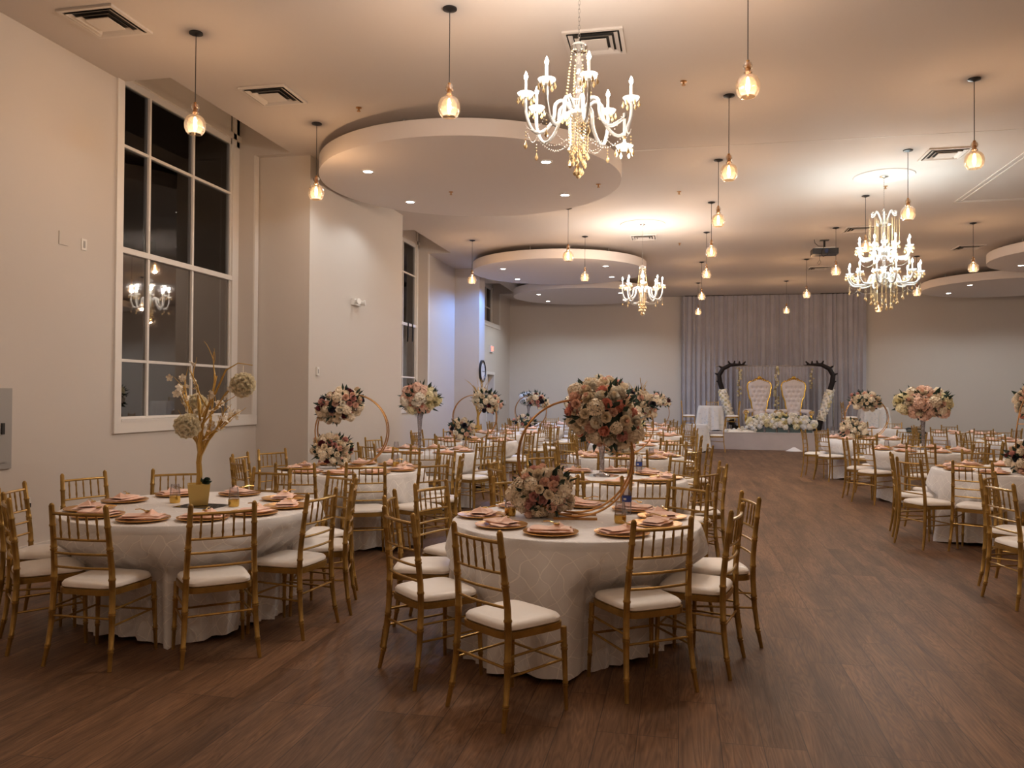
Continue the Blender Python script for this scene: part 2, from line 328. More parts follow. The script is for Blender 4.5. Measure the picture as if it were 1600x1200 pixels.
# ------------------------------------------------------------ ceiling discs with downlights
DS = 1.0598; DZ0 = 4.57
def cloud(cx, cy, label, spots, blue=None, pw=1):
    cx *= DS; cy *= DS; spots = [(a*DS, b_*DS) for a, b_ in spots]
    t = thing('ceiling_disc', label, 'ceiling', (cx, cy, DZ0), 0, 'hanging round ceiling discs')
    part(MB().lathe([(1.6, 0), (2.118, 0), (2.12, .004), (2.12, .205), (2.11, .212), (.05, .212)], 128), 'disc_panel', M['disc'], t)
    for k in range(6): a = k*PI/3+.3; part(MB().tube([(1.8*math.cos(a), 1.8*math.sin(a), .2), (1.8*math.cos(a), 1.8*math.sin(a), CEIL-DZ0)], .012, 6), 'hanger_rod', M['grey'], t)
    for i, (x, y) in enumerate(spots):
        bl = (i == blue)
        s = link('downlight', None, t, (x-cx, y-cy, 0))
        part(MB().lathe([(.062, -.012), (.085, -.008), (.09, 0), (.06, 0)], 24, cap=False), 'downlight_trim', M['trim'], s)
        part(MB().lathe([(.001, -.006), (.064, -.008)], 24, cap=False), 'downlight_lens', M['ledb' if bl else 'led'], s)
        lamp('downlight_bulb', (x-cx, y-cy, -.03), P_BLUE if bl else P_SPOT*pw, (.18, .40, 1) if bl else NEUT, .05, t, 168 if bl else 150)
    return t
def sq(cx, cy): return [(cx-1.15, cy-.82), (cx-1.15, cy+.82), (cx+1.15, cy-.82), (cx+1.15, cy+.82)]
cloud(-2.75, 10.43, 'large white round ceiling disc nearest the camera, above the left tables', sq(-2.75, 10.43), pw=.42)
cloud(-2.75, 18.44, 'white round ceiling disc with a blue downlight, middle one on the left', sq(-2.75, 18.44), blue=1, pw=.6)
cloud(-2.75, 23.1, 'farthest left white round ceiling disc, close to the back wall', sq(-2.75, 23.1))
cloud(8.3, 18.2, 'white round ceiling disc cut by the right edge of the photo, nearer one', sq(8.3, 18.2), pw=.8)
cloud(8.3, 22.95, 'white round ceiling disc at the right near the back wall', sq(8.3, 22.95), pw=.8)

# ------------------------------------------------------------ pendants
def pendant_parts():
    q = {}
    q['canopy'] = MB().lathe([(.062, 0), (.062, -.012), (.03, -.022), (.008, -.03)], 24).mesh('canopy', M['black'])
    q['cord'] = MB().tube([(0, 0, -.02), (0, 0, -.66)], .004, 6).mesh('cord', M['black'])
    q['socket'] = MB().lathe([(.004, -.65), (.014, -.655), (.014, -.71), (.022, -.72), (.022, -.77)], 12).mesh('socket', M['hoop'])
    q['glass_neck'] = MB().lathe([(.012, -.665), (.030, -.675), (.038, -.70), (.030, -.725), (.018, -.735), (.034, -.748), (.036, -.757), (.020, -.77)], 24, cap=False).mesh('glass_neck', M['neck'])
    q['glass_globe'] = MB().lathe([(.020, -.768), (.048, -.776), (.074, -.795), (.090, -.824), (.097, -.862), (.094, -.898), (.082, -.928), (.064, -.950), (.055, -.952)], 32, cap=False).mesh('glass_globe', M['amber'])
    q['bulb'] = MB().lathe([(.006, -.79), (.010, -.80), (.017, -.85), (.019, -.88), (.012, -.905), (.002, -.912)], 12).mesh('bulb', M['fil'])
    return q
PP = pendant_parts()
def pendant(x, y, label):
    t = thing('pendant_light', label, 'pendant light', (x, y, CEIL), 0, 'amber glass pendant lights')
    for k, me in PP.items(): link(k, me, t)
    lamp('pendant_bulb_light', (0, 0, -.935), P_PEND, WARM, .03, t)
PX = (-4.43, -1.97, .53, 3.03, 5.52)
def pn(s): return 'black-corded pendant light with amber glass globe, '+s
for x, y, s in [(PX[0], 6.69, 'far left in front of the tall window'), (PX[0], 9.24, 'at the nearest disc\'s left edge'), (PX[0], 16.9, 'left of the second ceiling disc'),
    (PX[1], 6.69, 'large, left of the nearest chandelier'), (PX[1], 14.3, 'higher of two before the second disc'), (PX[1], 16.9, 'lower of two before the second disc'),
    (PX[2], 6.69, 'largest right of the nearest chandelier'), (PX[2], 9.24, 'second from camera, aisle row'), (PX[2], 11.75, 'third from camera, aisle row'),
    (PX[2], 14.3, 'fourth from camera, aisle row'), (PX[2], 16.9, 'fifth in the row over the aisle'), (PX[2], 20.65, 'next to last in the row over the aisle'), (PX[2], 24.45, 'last of the aisle row'),
    (PX[3], 9.24, 'near the right edge, highest and largest there'), (PX[3], 11.75, 'just right of the two-tier chandelier top'), (PX[3], 14.3, 'cord behind the two-tier chandelier'),
    (PX[3], 16.9, 'beside the projector'), (PX[3], 20.65, 'left of the projector'), (PX[3], 24.45, 'in front of the stage curtain centre'),
    (PX[4], 16.9, 'in front of the right ceiling discs'), (PX[4], 20.65, 'between two-tier chandelier and right disc'), (PX[4], 24.45, 'directly under the two-tier chandelier')]:
    pendant(x, y, pn(s))
for x, y in ((5.52, 6.69), (8.0, 9.24), (8.0, 14.3), (5.52, 11.75), (-3.2, 1.4), (-.7, 1.4), (2.0, 1.4), (5.0, 1.4), (-3.2, -1.8), (2.0, -1.8)):  # unseen pendants added beyond the view to light the near ceiling and hall
    pendant(x, y, 'black-corded pendant light with amber glass globe, added unseen outside the frame')

# ------------------------------------------------------------ chandeliers
def strand(mb, pts, r=.006, step=.022):
    pts = [Vector(p) for p in pts]
    for i in range(len(pts)-1):
        a, b_ = pts[i], pts[i+1]; n = max(1, int((b_-a).length/step))
        for k in range(n): mb.octa(a.lerp(b_, k/n), r, r*1.25)
def sag(a, b_, d, n=8):
    a = Vector(a); b_ = Vector(b_); return [a.lerp(b_, t/n)-Vector((0, 0, 4*d*(t/n)*(1-t/n))) for t in range(n+1)]
def drop(mb, p, r=.011, h=.026):
    x, y, z = p; mb.lathe([(.001, h), (r*.35, h*.5), (r, -h*.25), (r*.7, -h*.7), (.001, -h)], 6, p, False)
def arm_pts(r0, z0, r1, z1, low, a, n=12):
    """S-shaped arm: out of the hub, over, down to a low point, up to the cup"""
    key = [(r0, z0), (r0+.05, z0+.06), (r0+.11, z0+.03), (r0+(r1-r0)*.38, z0-.08), (r0+(r1-r0)*.62, low), (r0+(r1-r0)*.85, low+.01), (r1, (low+z1)/2), (r1, z1)]
    out = []
    for i in range(len(key)-1):
        p0 = key[max(i-1, 0)]; p1 = key[i]; p2 = key[i+1]; p3 = key[min(i+2, len(key)-1)]
        for k in range(3):
            t = k/3; q = [.5*((2*p1[j])+(-p0[j]+p2[j])*t+(2*p0[j]-5*p1[j]+4*p2[j]-p3[j])*t*t+(-p0[j]+3*p1[j]-3*p2[j]+p3[j])*t**3) for j in (0, 1)]
            out.append((q[0]*math.cos(a), q[0]*math.sin(a), q[1]))
    out.append((key[-1][0]*math.cos(a), key[-1][0]*math.sin(a), key[-1][1])); return out
def arm_tier(t, n, r0, z0, r1, z1, low, ph, flame, down=None, thick=.013, pw=5):
    for k in range(n):
        a = 2*PI*k/n+ph; ca, sa = math.cos(a), math.sin(a)
        part(MB().tube(arm_pts(r0, z0, r1, z1 if k != down else low+.06, low, a), thick, 8), 'arm', M['arm'], t)
        cz = z1 if k != down else low-.17
        cu = MB().lathe([(.012, -.03), (.045, -.022), (.062, .004), (.058, .004), (.04, -.012), (.012, -.016)], 16, (r1*ca, r1*sa, cz), False)
        c = part(cu, 'drip_cup', M['cup'], t)
        dr = MB()
        for j in range(6):
            aa = j*PI/3; p = (r1*ca+.058*math.cos(aa), r1*sa+.058*math.sin(aa), cz-.045); drop(dr, p)
        strand(dr, [(r1*ca, r1*sa, low-.01), (r1*ca, r1*sa, low-.08)]); drop(dr, (r1*ca, r1*sa, low-.10), .014, .03)
        part(dr, 'crystal_drops', M['bead'], c)
        s = -1 if k == down else 1
        cn = MB().tube([(r1*ca, r1*sa, z1 if s > 0 else low+.02), (r1*ca, r1*sa, z1+.10 if s > 0 else cz+.03)], .0095, 8)
        part(cn, 'candle', M['candle'], t)
        fz = z1+.10 if s > 0 else cz+.035
        fl = MB().lathe([(.006, 0), (.013, .014*s), (.015, .026*s), (.008, .045*s), (.001, .062*s)], 8, (r1*ca, r1*sa, fz), False)
        part(fl, 'candle_bulb', M[flame], t); lamp('candle_light', (r1*ca, r1*sa, fz+.085*s), pw, COOL if flame == 'flamec' else SOFT, .015, t)
def chandelier(x, y, zb, label, ph, down=None):
    t = thing('chandelier', label, 'chandelier', (x, y, zb), 0, 'single tier crystal chandeliers')
    H = CEIL-zb
    ch = MB()
    n = int((H-.99)/.03)
    for k in range(n):
        z = .99+k*.03; d_ = .008
        ch.tube([(d_*math.cos(q*PI/3)*(k % 2), d_*math.cos(q*PI/3)*((k+1) % 2), z+.018+.02*math.sin(q*PI/3)) for q in range(6)], .0022, 4, closed=True)
    part(ch, 'chain', M['chrome'], t)
    part(MB().lathe([(.055, H), (.055, H-.012), (.02, H-.03), (.006, H-.04)], 24), 'ceiling_rose', M['chrome'], t)
    part(MB().lathe([(.008, .995), (.02, .985), (.05, .975), (.062, .955), (.052, .915), (.02, .905), (.02, .88), (.03, .86), (.034, .80), (.022, .76), (.018, .73), (.034, .70), (.036, .68), (.02, .66), (.018, .62), (.042, .58), (.045, .54), (.028, .51), (.028, .50)], 20), 'crystal_column', M['crystal'], t)
    part(MB().lathe([(.03, .52), (.062, .50), (.066, .46), (.04, .42), (.012, .40), (.012, .30)], 20), 'hub', M['beadc'], t)
    arm_tier(t, 8, .06, .50, .385, .60, .33, ph, 'flame', down, pw=P_CH/8)
    s1 = MB()
    for k in range(8):
        a = 2*PI*k/8+ph+.2
        strand(s1, sag((.055*math.cos(a), .055*math.sin(a), .92), (.10*math.cos(a), .10*math.sin(a), .56), -.01))
    part(s1, 'upper_strands', M['bead'], t)
    s2 = MB()
    for k in range(20):
        a = 2*PI*k/20; r = .075 if k % 2 else .05; zb_ = .13+.05*((k*7) % 3)
        strand(s2, [(r*math.cos(a), r*math.sin(a), .46), (r*math.cos(a)*.9, r*math.sin(a)*.9, zb_)]); drop(s2, (r*math.cos(a)*.9, r*math.sin(a)*.9, zb_-.02), .015, .026)
    for k in range(6): a = k*PI/3; drop(s2, (.025*math.cos(a), .025*math.sin(a), .05), .016, .03)
    s2.ball((0, 0, .02), .02, 8, 5)
    part(s2, 'lower_strands', M['bead'], t)
    s3 = MB()
    for k in range(8):
        a = 2*PI*k/8+ph; a2 = a+2*PI/8
        strand(s3, sag((.385*math.cos(a), .385*math.sin(a), .37), (.385*math.cos(a2), .385*math.sin(a2), .37), .07), .0045, .018)
        strand(s3, sag((.36*math.cos(a), .36*math.sin(a), .37), (.07*math.cos(a), .07*math.sin(a), .30), .10), .0045, .018)
    part(s3, 'swag_strands', M['beadc'], t)
    return t
chandelier(-.72, 5.75, 3.12, 'large crystal chandelier nearest the camera, hung before the first ceiling disc', .30, down=7)
chandelier(-.72, 15.88, 3.12, 'smaller-looking crystal chandelier hung farther back, beside the second ceiling disc', .1)
# two-tier chandelier
t = thing('tiered_chandelier', 'bright two-tier crystal chandelier with scroll crown, right of the projector', 'chandelier', (3.03, 13.06, 2.9))
ch = MB()
for k in range(17):
    z = 1.5+k*.03
    ch.tube([(.008*math.cos(q*PI/3)*(k % 2), .008*math.cos(q*PI/3)*((k+1) % 2), z+.018+.02*math.sin(q*PI/3)) for q in range(6)], .0022, 4, closed=True)
part(ch, 'chain', M['chrome'], t)
part(MB().lathe([(.065, 2.02), (.065, 2.005), (.02, 1.99), (.006, 1.98)], 24), 'ceiling_rose', M['chrome'], t)
part(MB().lathe([(.01, 1.52), (.03, 1.50), (.03, 1.42), (.015, 1.40), (.03, 1.34), (.10, 1.30), (.11, 1.27), (.03, 1.25), (.025, 1.15), (.04, 1.1), (.045, 1.0), (.02, .98), (.03, .92), (.05, .85), (.05, .78), (.02, .74), (.03, .68), (.045, .62), (.03, .55), (.06, .48), (.10, .44), (.08, .38), (.02, .34)], 20), 'crystal_column', M['crystal'], t)
for k in range(6):
    a = k*PI/3+.3; pts = []
    for j in range(15):
        u = j/14
        if u < .5: r = .03+.10*u*2*.9; z = 1.28+.2*math.sin(u*2*PI/2)
        else:
            q = (u-.5)*2*1.55*PI; r = .15-.04*math.cos(q)*(1-(u-.5))+.02; z = 1.42+.06*math.cos(q+PI/2-.6)*(1.2-u)+.03
        pts.append((r*math.cos(a), r*math.sin(a), z))
    part(MB().tube(pts, .011, 6), 'crown_scroll', M['arm'], t)
s1 = MB()
for k in range(18):
    a = 2*PI*k/18; r = .21 if k % 2 else .12; strand(s1, [(r*math.cos(a), r*math.sin(a), 1.36), (r*math.cos(a), r*math.sin(a), 1.02)]); drop(s1, (r*math.cos(a), r*math.sin(a), 1.0), .013, .025)
part(s1, 'upper_strands', M['bead'], t)
arm_tier(t, 8, .05, .86, .37, .92, .76, .2, 'flamec', thick=.014, pw=P_CHBIG/20); arm_tier(t, 12, .09, .46, .50, .53, .36, .1, 'flamec', thick=.015, pw=P_CHBIG/20)
s2 = MB()
for k in range(30):
    a = 2*PI*k/30; r = (.27, .19, .11)[k % 3]; z1 = (.17, .10, .02)[k % 3]
    strand(s2, [(r*math.cos(a), r*math.sin(a), .46), (r*math.cos(a), r*math.sin(a), z1)]); drop(s2, (r*math.cos(a), r*math.sin(a), z1-.01), .017, .03)
part(s2, 'lower_strands', M['bead'], t)
s3 = MB()
for R1, Z, n, o_ in ((.37, .74, 8, .2), (.50, .34, 12, .1)):
    for k in range(n):
        a = 2*PI*k/n+o_; a2 = a+2*PI/n; strand(s3, sag((R1*math.cos(a), R1*math.sin(a), Z), (R1*math.cos(a2), R1*math.sin(a2), Z), .06), .0045, .018)
part(s3, 'swag_strands', M['beadc'], t)
for x, y, s in ((3.03, 13.06, 'above the two-tier chandelier'), (-.72, 15.88, 'above the farther single-tier chandelier'), (-.72, 5.75, 'above the nearest chandelier')):
    o = link('ceiling_medallion', MB().lathe([(.06, 0), (.36, 0), (.40, -.012), (.43, -.012), (.44, 0)], 48, cap=False).mesh('ceiling_medallion', M['ceil']), None, (x, y, CEIL-.001)); tag(o, 'thin round plaster ring on the ceiling '+s, 'ceiling medallion', 'ceiling medallions')

# ------------------------------------------------------------ ceiling fittings
def vent(x, y, label, s=.56):
    t = thing('ceiling_vent', label, 'air vent', (x, y, CEIL), 0, 'square ceiling vents')
    h = s/2
    def ring(a, b_, z0, z1):
        m = MB(); m.box(-a, a, -a, -b_, z0, z1).box(-a, a, b_, a, z0, z1).box(-a, -b_, -b_, b_, z0, z1).box(b_, a, -b_, b_, z0, z1); return m
    part(MB().box(-h*.93, h*.93, -h*.93, h*.93, -.006, -.001), 'vent_throat', M['dark'], t, False)
    part(ring(h, h*.88, -.02, 0), 'vent_frame', M['vent'], t, False)
    def louv(a, b_, z0, z1):
        m = MB(); vs = [(-a,-a,z0),(a,-a,z0),(a,a,z0),(-a,a,z0),(-b_,-b_,z1),(b_,-b_,z1),(b_,b_,z1),(-b_,b_,z1)]
        m.add(vs, [(0,1,5,4),(1,2,6,5),(2,3,7,6),(3,0,4,7)]); m.add([(p[0], p[1], p[2]+.004) for p in vs], [(4,5,1,0),(5,6,2,1),(6,7,3,2),(7,4,0,3)]); return m
    part(louv(h*.82, h*.68, -.028, -.008), 'vent_louvre', M['vent'], t, False); part(louv(h*.62, h*.50, -.034, -.010), 'vent_louvre', M['vent'], t, False)
    part(MB().box(-h*.42, h*.42, -h*.42, h*.42, -.036, -.028), 'vent_core', M['vent'], t, False)
for x, y, s in ((-5.10, 6.32, 'top left corner of the photo'), (-.80, 7.59, 'behind the nearest chandelier chain'), (-4.49, 8.26, 'right of the nearest left pendant'), (3.57, 12.0, 'right of the two-tier chandelier'),
                (-.76, 17.2, 'just behind the farther small chandelier'), (3.5, 17.1, 'behind the two-tier chandelier crown'), (3.55, 22.1, 'beyond the projector'), (6.3, 19.6, 'left of the right ceiling discs')):
    vent(x, y, 'square louvred ceiling vent, '+s)
for x0_, x1_, s in ((.16, 1.42, 'above the left curtain part'), (4.48, 5.75, 'above the right curtain part')):
    o = link('slot_diffuser', MB().box(x0_, x1_, 27.55, 27.64, CEIL-.02, CEIL).mesh('slot_diffuser', M['dark'], False)); tag(o, 'long black slot in the ceiling '+s, 'air vent', 'black ceiling slots')
for x, y, z, s in ((-3.7, 8.82, CEIL, 'left of the nearest disc'), (.03, 8.73, CEIL, 'right of the nearest chandelier candles'), (-.02, 13.46, CEIL, 'left of the aisle pendant row'), (-.01, 18.02, CEIL, 'far, left of the aisle pendant row'),
                   (-3.15*DS, 10.82*DS, DZ0, 'on the middle of the nearest disc'), (-1.08*DS, 10.79*DS, DZ0, 'on the right of the nearest disc'), (3.2, 13.7, CEIL, 'beside the two-tier chandelier rose')):
    o = link('sprinkler', MB().lathe([(.035, 0), (.035, -.006), (.01, -.01), (.01, -.035), (.022, -.04), (.022, -.045)], 12).mesh('sprinkler', M['hoop']), None, (x, y, z)); tag(o, 'small ceiling sprinkler head, '+s, 'sprinkler', 'ceiling sprinklers')
t = thing('projector', 'black ceiling projector with dangling cables, left of the two-tier chandelier', 'projector', (3.03, 18.2, 4.66))
p = MB().box(-.26, .26, -.17, .17, -.06, .06); part(p, 'projector_body', M['blackp'], t, False)
part(MB().box(-.2, .2, -.14, .14, .06, .085), 'projector_lid', M['white'], t, False)
part(MB().tube([(0, 0, .08), (0, 0, .26)], .022, 8).box(-.09, .09, -.06, .06, .245, .26), 'ceiling_mount', M['black'], t)
part(MB().tube([(.02, -.19, 0), (.02, -.165, 0)], .045, 16), 'lens', M['lens'], t)
part(MB().tube([(-.22, -.1, .26), (-.21, -.12, .18), (-.15, -.15, .11), (-.04, -.2, .09), (-.1, -.21, -.06), (-.06, -.22, -.13), (.04, -.21, -.08), (.06, -.2, .03)], .006, 6), 'cable', M['black'], t)
part(MB().tube([(-.12, -.2, -.06), (-.13, -.2, -.2), (-.17, -.2, -.26), (-.14, -.2, -.3), (-.1, -.2, -.25), (-.12, -.2, -.2)], .004, 6), 'hanging_cable', M['black'], t)

# ------------------------------------------------------------ wall fittings
def wallbox(name, x, y, z, w_, h_, d_, m, label, cat):
    o = link(name, MB().box(0, d_, -w_/2, w_/2, -h_/2, h_/2).mesh(name, m, False), None, (x, y, z)); return tag(o, label, cat)
t = thing('electrical_panel', 'grey electrical panel at the left edge of the photo', 'electrical panel', (XL, 5.88, 1.23))
part(MB().box(0, .02, -.28, .28, -.36, .36), 'panel_frame', M['grey'], t, False); part(MB().box(.02, .03, -.22, .22, -.30, .30), 'panel_door', M['grey'], t, False)
part(MB().box(.03, .045, .15, .18, -.05, .05), 'panel_latch', M['black'], t, False)
wallbox('blank_plate', XL, 6.765, 3.06, .12, .13, .008, M['wall'], 'square blank plate high on the left wall', 'wall plate')
t = thing('wall_outlet', 'small white outlet high on the left wall, right of the blank plate', 'outlet', (XL, 7.04, 3.05)); part(MB().box(0, .008, -.035, .035, -.057, .057), 'cover_plate', M['white'], t, False); part(MB().box(.008, .012, -.012, .012, -.035, .035), 'socket_face', M['grey'], t, False)
t = thing('wall_outlet', 'low wall outlet with black plug behind the left chairs', 'outlet', (XL, 6.37, .52)); part(MB().box(0, .008, -.035, .035, -.057, .057), 'cover_plate', M['white'], t, False); part(MB().box(.008, .03, -.012, .012, -.03, .01), 'plug', M['black'], t, False)
t = thing('emergency_light', 'white twin-head emergency light high on the pilaster beside the window', 'emergency light', (-5.1, 12.06, 3.02))
part(MB().box(0, .06, -.15, .15, -.05, .05), 'housing', M['white'], t, False)
for s in (-1, 1): part(MB().tube([(.06, s*.11, 0), (.13, s*.13, .005)], [.03, .05], 12), 'lamp_head', M['white'], t)
t = thing('thermostat', 'small white thermostat at the pilaster edge', 'thermostat', (-5.1, 10.72, 1.88)); part(MB().box(0, .02, -.04, .04, -.06, .06), 'body', M['white'], t, False); part(MB().box(.02, .024, -.012, .012, -.03, .03), 'slider', M['grey'], t, False)
t = thing('exit_sign', 'small red lit exit sign above the far left door', 'exit sign', (XL, 24.93, 3.02))
part(MB().box(0, .05, -.17, .17, -.11, .11), 'sign_box', M['white'], t, False)
L_ = MB(); hh = .07
def lb(a, c_, e, f_): L_.box(.05, .056, a, c_, e, f_)
lb(-.14, -.125, -hh, hh)
for z in (-hh, -.0075, hh-.015): lb(-.14, -.09, z, z+.015)
for s in (1, -1): L_.add([(.051, -.07, -hh*s), (.051, -.055, -hh*s), (.051, -.01, hh*s), (.051, -.025, hh*s), (.056, -.07, -hh*s), (.056, -.055, -hh*s), (.056, -.01, hh*s), (.056, -.025, hh*s)], [(4,5,6,7),(0,3,2,1),(0,1,5,4),(2,3,7,6),(1,2,6,5),(3,0,4,7)])
lb(.02, .035, -hh, hh); lb(.06, .13, hh-.015, hh); lb(.088, .103, -hh, hh)
part(L_, 'sign_letters', M['red'], t, False)
t = thing('wall_clock', 'round black-rimmed wall clock on the narrow pilaster', 'clock', (-5.22, 20.98, 2.19))
def ry90(mb): return mb.xf(Matrix.Rotation(PI/2, 4, 'Y'))
part(ry90(MB().lathe([(.30, 0), (.30, .05), (.27, .06), (.255, .03)], 40, cap=False)), 'clock_rim', M['black'], t); part(ry90(MB().lathe([(.001, .03), (.26, .03)], 40, cap=False)), 'clock_face', M['face'], t)
hd = MB().box(.032, .036, -.006, .006, -.02, .14).box(.034, .038, -.02, .19, -.005, .005)
for k in range(12): a = k*PI/6; hd.box(.031, .034, .225*math.cos(a)-.008, .225*math.cos(a)+.008, .225*math.sin(a)-.008, .225*math.sin(a)+.008)
part(hd, 'clock_hands', M['black'], t, False)
t = thing('fire_cabinet', 'tall narrow grey framed panel on the wall right of the far door', 'panel', (XL, 25.85, 1.25)); part(MB().box(0, .03, -.12, .12, -.36, .36), 'panel_frame', M['grey'], t, False); part(MB().box(.03, .034, -.07, .07, -.3, .3), 'panel_glass', M['mirror'], t, False)
wallbox('light_switch', XL, 27.1, 1.3, .08, .12, .01, M['white'], 'small switch plate near the far left corner', 'light switch')

# ------------------------------------------------------------ chiavari chairs
def interp(path, z):
    for (a, b_) in zip(path, path[1:]):
        if a[2] <= z <= b_[2]: u = (z-a[2])/(b_[2]-a[2]); return tuple(a[i]+(b_[i]-a[i])*u for i in range(3))
    return path[-1]
def rear_path(s): return [(s*.215, -.235, 0), (s*.205, -.212, .12), (s*.197, -.196, .25), (s*.192, -.188, .42), (s*.188, -.19, .55), (s*.182, -.205, .70), (s*.176, -.232, .915)]
def ringed(mb, path, r0, rings, n, r1=None):
    zs = sorted(set([p[2] for p in path]+[z+d for z in rings for d in (-.009, -.004, .004, .009)]))
    pts = []; rad = []
    z0, z1 = path[0][2], path[-1][2]
    for z in zs:
        if z < z0 or z > z1: continue
        pts.append(interp(path, z)); u = (z-z0)/(z1-z0)
        r = r0(u)
        if any(abs(z-q) < .006 for q in rings): r += .0032
        rad.append(r)
    mb.tube(pts, rad, n)
def chair_meshes(lod):
    n = (8, 6, 4)[lod]; q = []
    seatfn = lambda z0, z1, gx, puff: None
    def slab(z0, z1, sc, puff=0, segs=7):
        m = MB(); out = []
        K = 28 if lod < 2 else 16
        def outline(k):
            a = 2*PI*k/K; cx, cy = math.cos(a), math.sin(a); e = .38
            x = math.copysign(abs(cx)**e, cx); y = math.copysign(abs(cy)**e, cy)
            wx = (.198+.012*y)*sc; return x*wx, y*.195*sc
        prof = [(1, 0), (1, 1)] if not puff else [(.95, 0), (1.0, .15), (1.0, .45), (.95, .72), (.82, .90), (.55, .98), (.2, 1.0)]
        vs = []; fs = []
        for s_, u in prof:
            for k in range(K): x, y = outline(k); vs.append((x*s_, y*s_, z0+(z1-z0)*u))
        for j in range(len(prof)-1):
            for k in range(K): l = (k+1) % K; fs.append((j*K+k, j*K+l, (j+1)*K+l, (j+1)*K+k))
        fs.append(tuple(range(K-1, -1, -1))); fs.append(tuple((len(prof)-1)*K+k for k in range(K)))
        return m.add(vs, fs)
    def put(name, mb, m): q.append((name, mb.mesh(name, m)))
    def rail(mb, z, r, bow=.018, zc=0):
        a = interp(rear_path(-1), z); b_ = interp(rear_path(1), z)
        pts = [(a[0]+(b_[0]-a[0])*t_/6, a[1]-bow*4*(t_/6)*(1-t_/6), z+zc*4*(t_/6)*(1-t_/6)) for t_ in range(7)]
        mb.tube(pts, r, n)
    rr = lambda u: .0115+.006*math.sin(min(1, u*2.2)*PI/2)-.004*max(0, u-.5)*1.2
    rings = [.10, .115, .30, .315, .50, .66, .675, .80] if lod == 0 else []
    cushion = slab(.438, .487, .97, 1); frame = slab(.405, .437, 1.0)
    spz = [(-.36+.18*k, 0) for k in range(5)]
    zr = (.868, .722, .640, .560)
    def spind(mb, k):
        u = (k+1)/6
        def at(z): a = interp(rear_path(-1), z); b_ = interp(rear_path(1), z); return (a[0]+(b_[0]-a[0])*u, a[1]-.018*4*u*(1-u), z)
        zs = [zr[1]+(zr[0]-zr[1])*t_/8 for t_ in range(9)]
        mb.tube([at(z) for z in zs], [.0075 if (lod == 0 and t_ in (2, 6)) else .0055 for t_ in range(9)] if lod == 0 else .006, 6 if lod == 0 else 4)
    def side(mb, s, z, r=.0065): a = interp(rear_path(s), z); mb.tube([(a[0], a[1], z), (s*.195, .175, z+.01)], r, n if lod < 2 else 4)
    if lod == 0:
        put('seat_cushion', cushion, M['seat']); put('seat_frame', frame, M['gold'])
        for s in (-1, 1):
            m = MB(); ringed(m, rear_path(s), rr, rings, n); m.ball(rear_path(s)[-1], .013, 8, 5); put('back_post', m, M['gold'])
            m = MB(); ringed(m, [(s*.205, .185, 0), (s*.192, .175, .41)], lambda u: .010+.006*u, [.12, .135, .30, .315], n); put('front_leg', m, M['gold'])
            for z in (.24, .33): m = MB(); side(m, s, z); put('side_stretcher', m, M['gold'])
        for i, z in enumerate(zr): m = MB(); rail(m, z, .0095 if i == 0 else .0075); put('back_rail', m, M['gold'])
        for k in range(5): m = MB(); spind(m, k); put('spindle', m, M['gold'])
        m = MB(); a = interp(rear_path(-1), .28); m.tube([(a[0], a[1], .28), (-a[0], a[1], .28)], .0068, n); put('back_stretcher', m, M['gold'])
        m = MB(); m.tube([(-.198, .178, .24), (.198, .178, .24)], .0068, n); put('front_stretcher', m, M['gold'])
    elif lod == 1:
        put('seat_cushion', cushion, M['seat']); put('seat_frame', frame, M['gold'])
        for s in (-1, 1):
            m = MB(); m.tube(rear_path(s), [rr(i/6) for i in range(7)], n); m.ball(rear_path(s)[-1], .013, 6, 4); put('back_post', m, M['gold'])
            m = MB(); m.tube([(s*.205, .185, 0), (s*.192, .175, .41)], [.010, .016], n); put('front_leg', m, M['gold'])
        m = MB()
        for i, z in enumerate(zr): rail(m, z, .009 if i == 0 else .0075)
        for k in range(5): spind(m, k)
        put('backrest', m, M['gold'])
        m = MB()
        for s in (-1, 1): side(m, s, .24); side(m, s, .33)
        m.tube([(-.19, -.195, .28), (.19, -.195, .28)], .0068, n); m.tube([(-.198, .178, .24), (.198, .178, .24)], .0068, n); put('stretchers', m, M['gold'])
    else:
        put('seat_cushion', cushion, M['seat'])
        m = frame
        for s in (-1, 1):
            m.tube(rear_path(s), .015, n); m.tube([(s*.205, .185, 0), (s*.192, .175, .41)], .014, n); side(m, s, .28, .007)
        for i, z in enumerate(zr): rail(m, z, .0095)
        for k in range(5): spind(m, k)
        put('chair_frame', m, M['gold'])
    return q
CH = [chair_meshes(i) for i in range(3)]
def chair(x, y, ang, label, z=0, group='gold chiavari chairs'):
    """x,y = middle of the rear feet, ang = facing angle in degrees (0 = +Y)"""
    a = math.radians(ang); cx = x-math.sin(a)*.2; cy = y+math.cos(a)*.2
    lod = 0 if y < 9 else (1 if y < 15.2 else 2)
    t = thing('chiavari_chair', label, 'chair', (cx, cy, z), a, group)
    for nm, me in CH[lod]: link(nm, me, t)
    return (cx, cy, a)

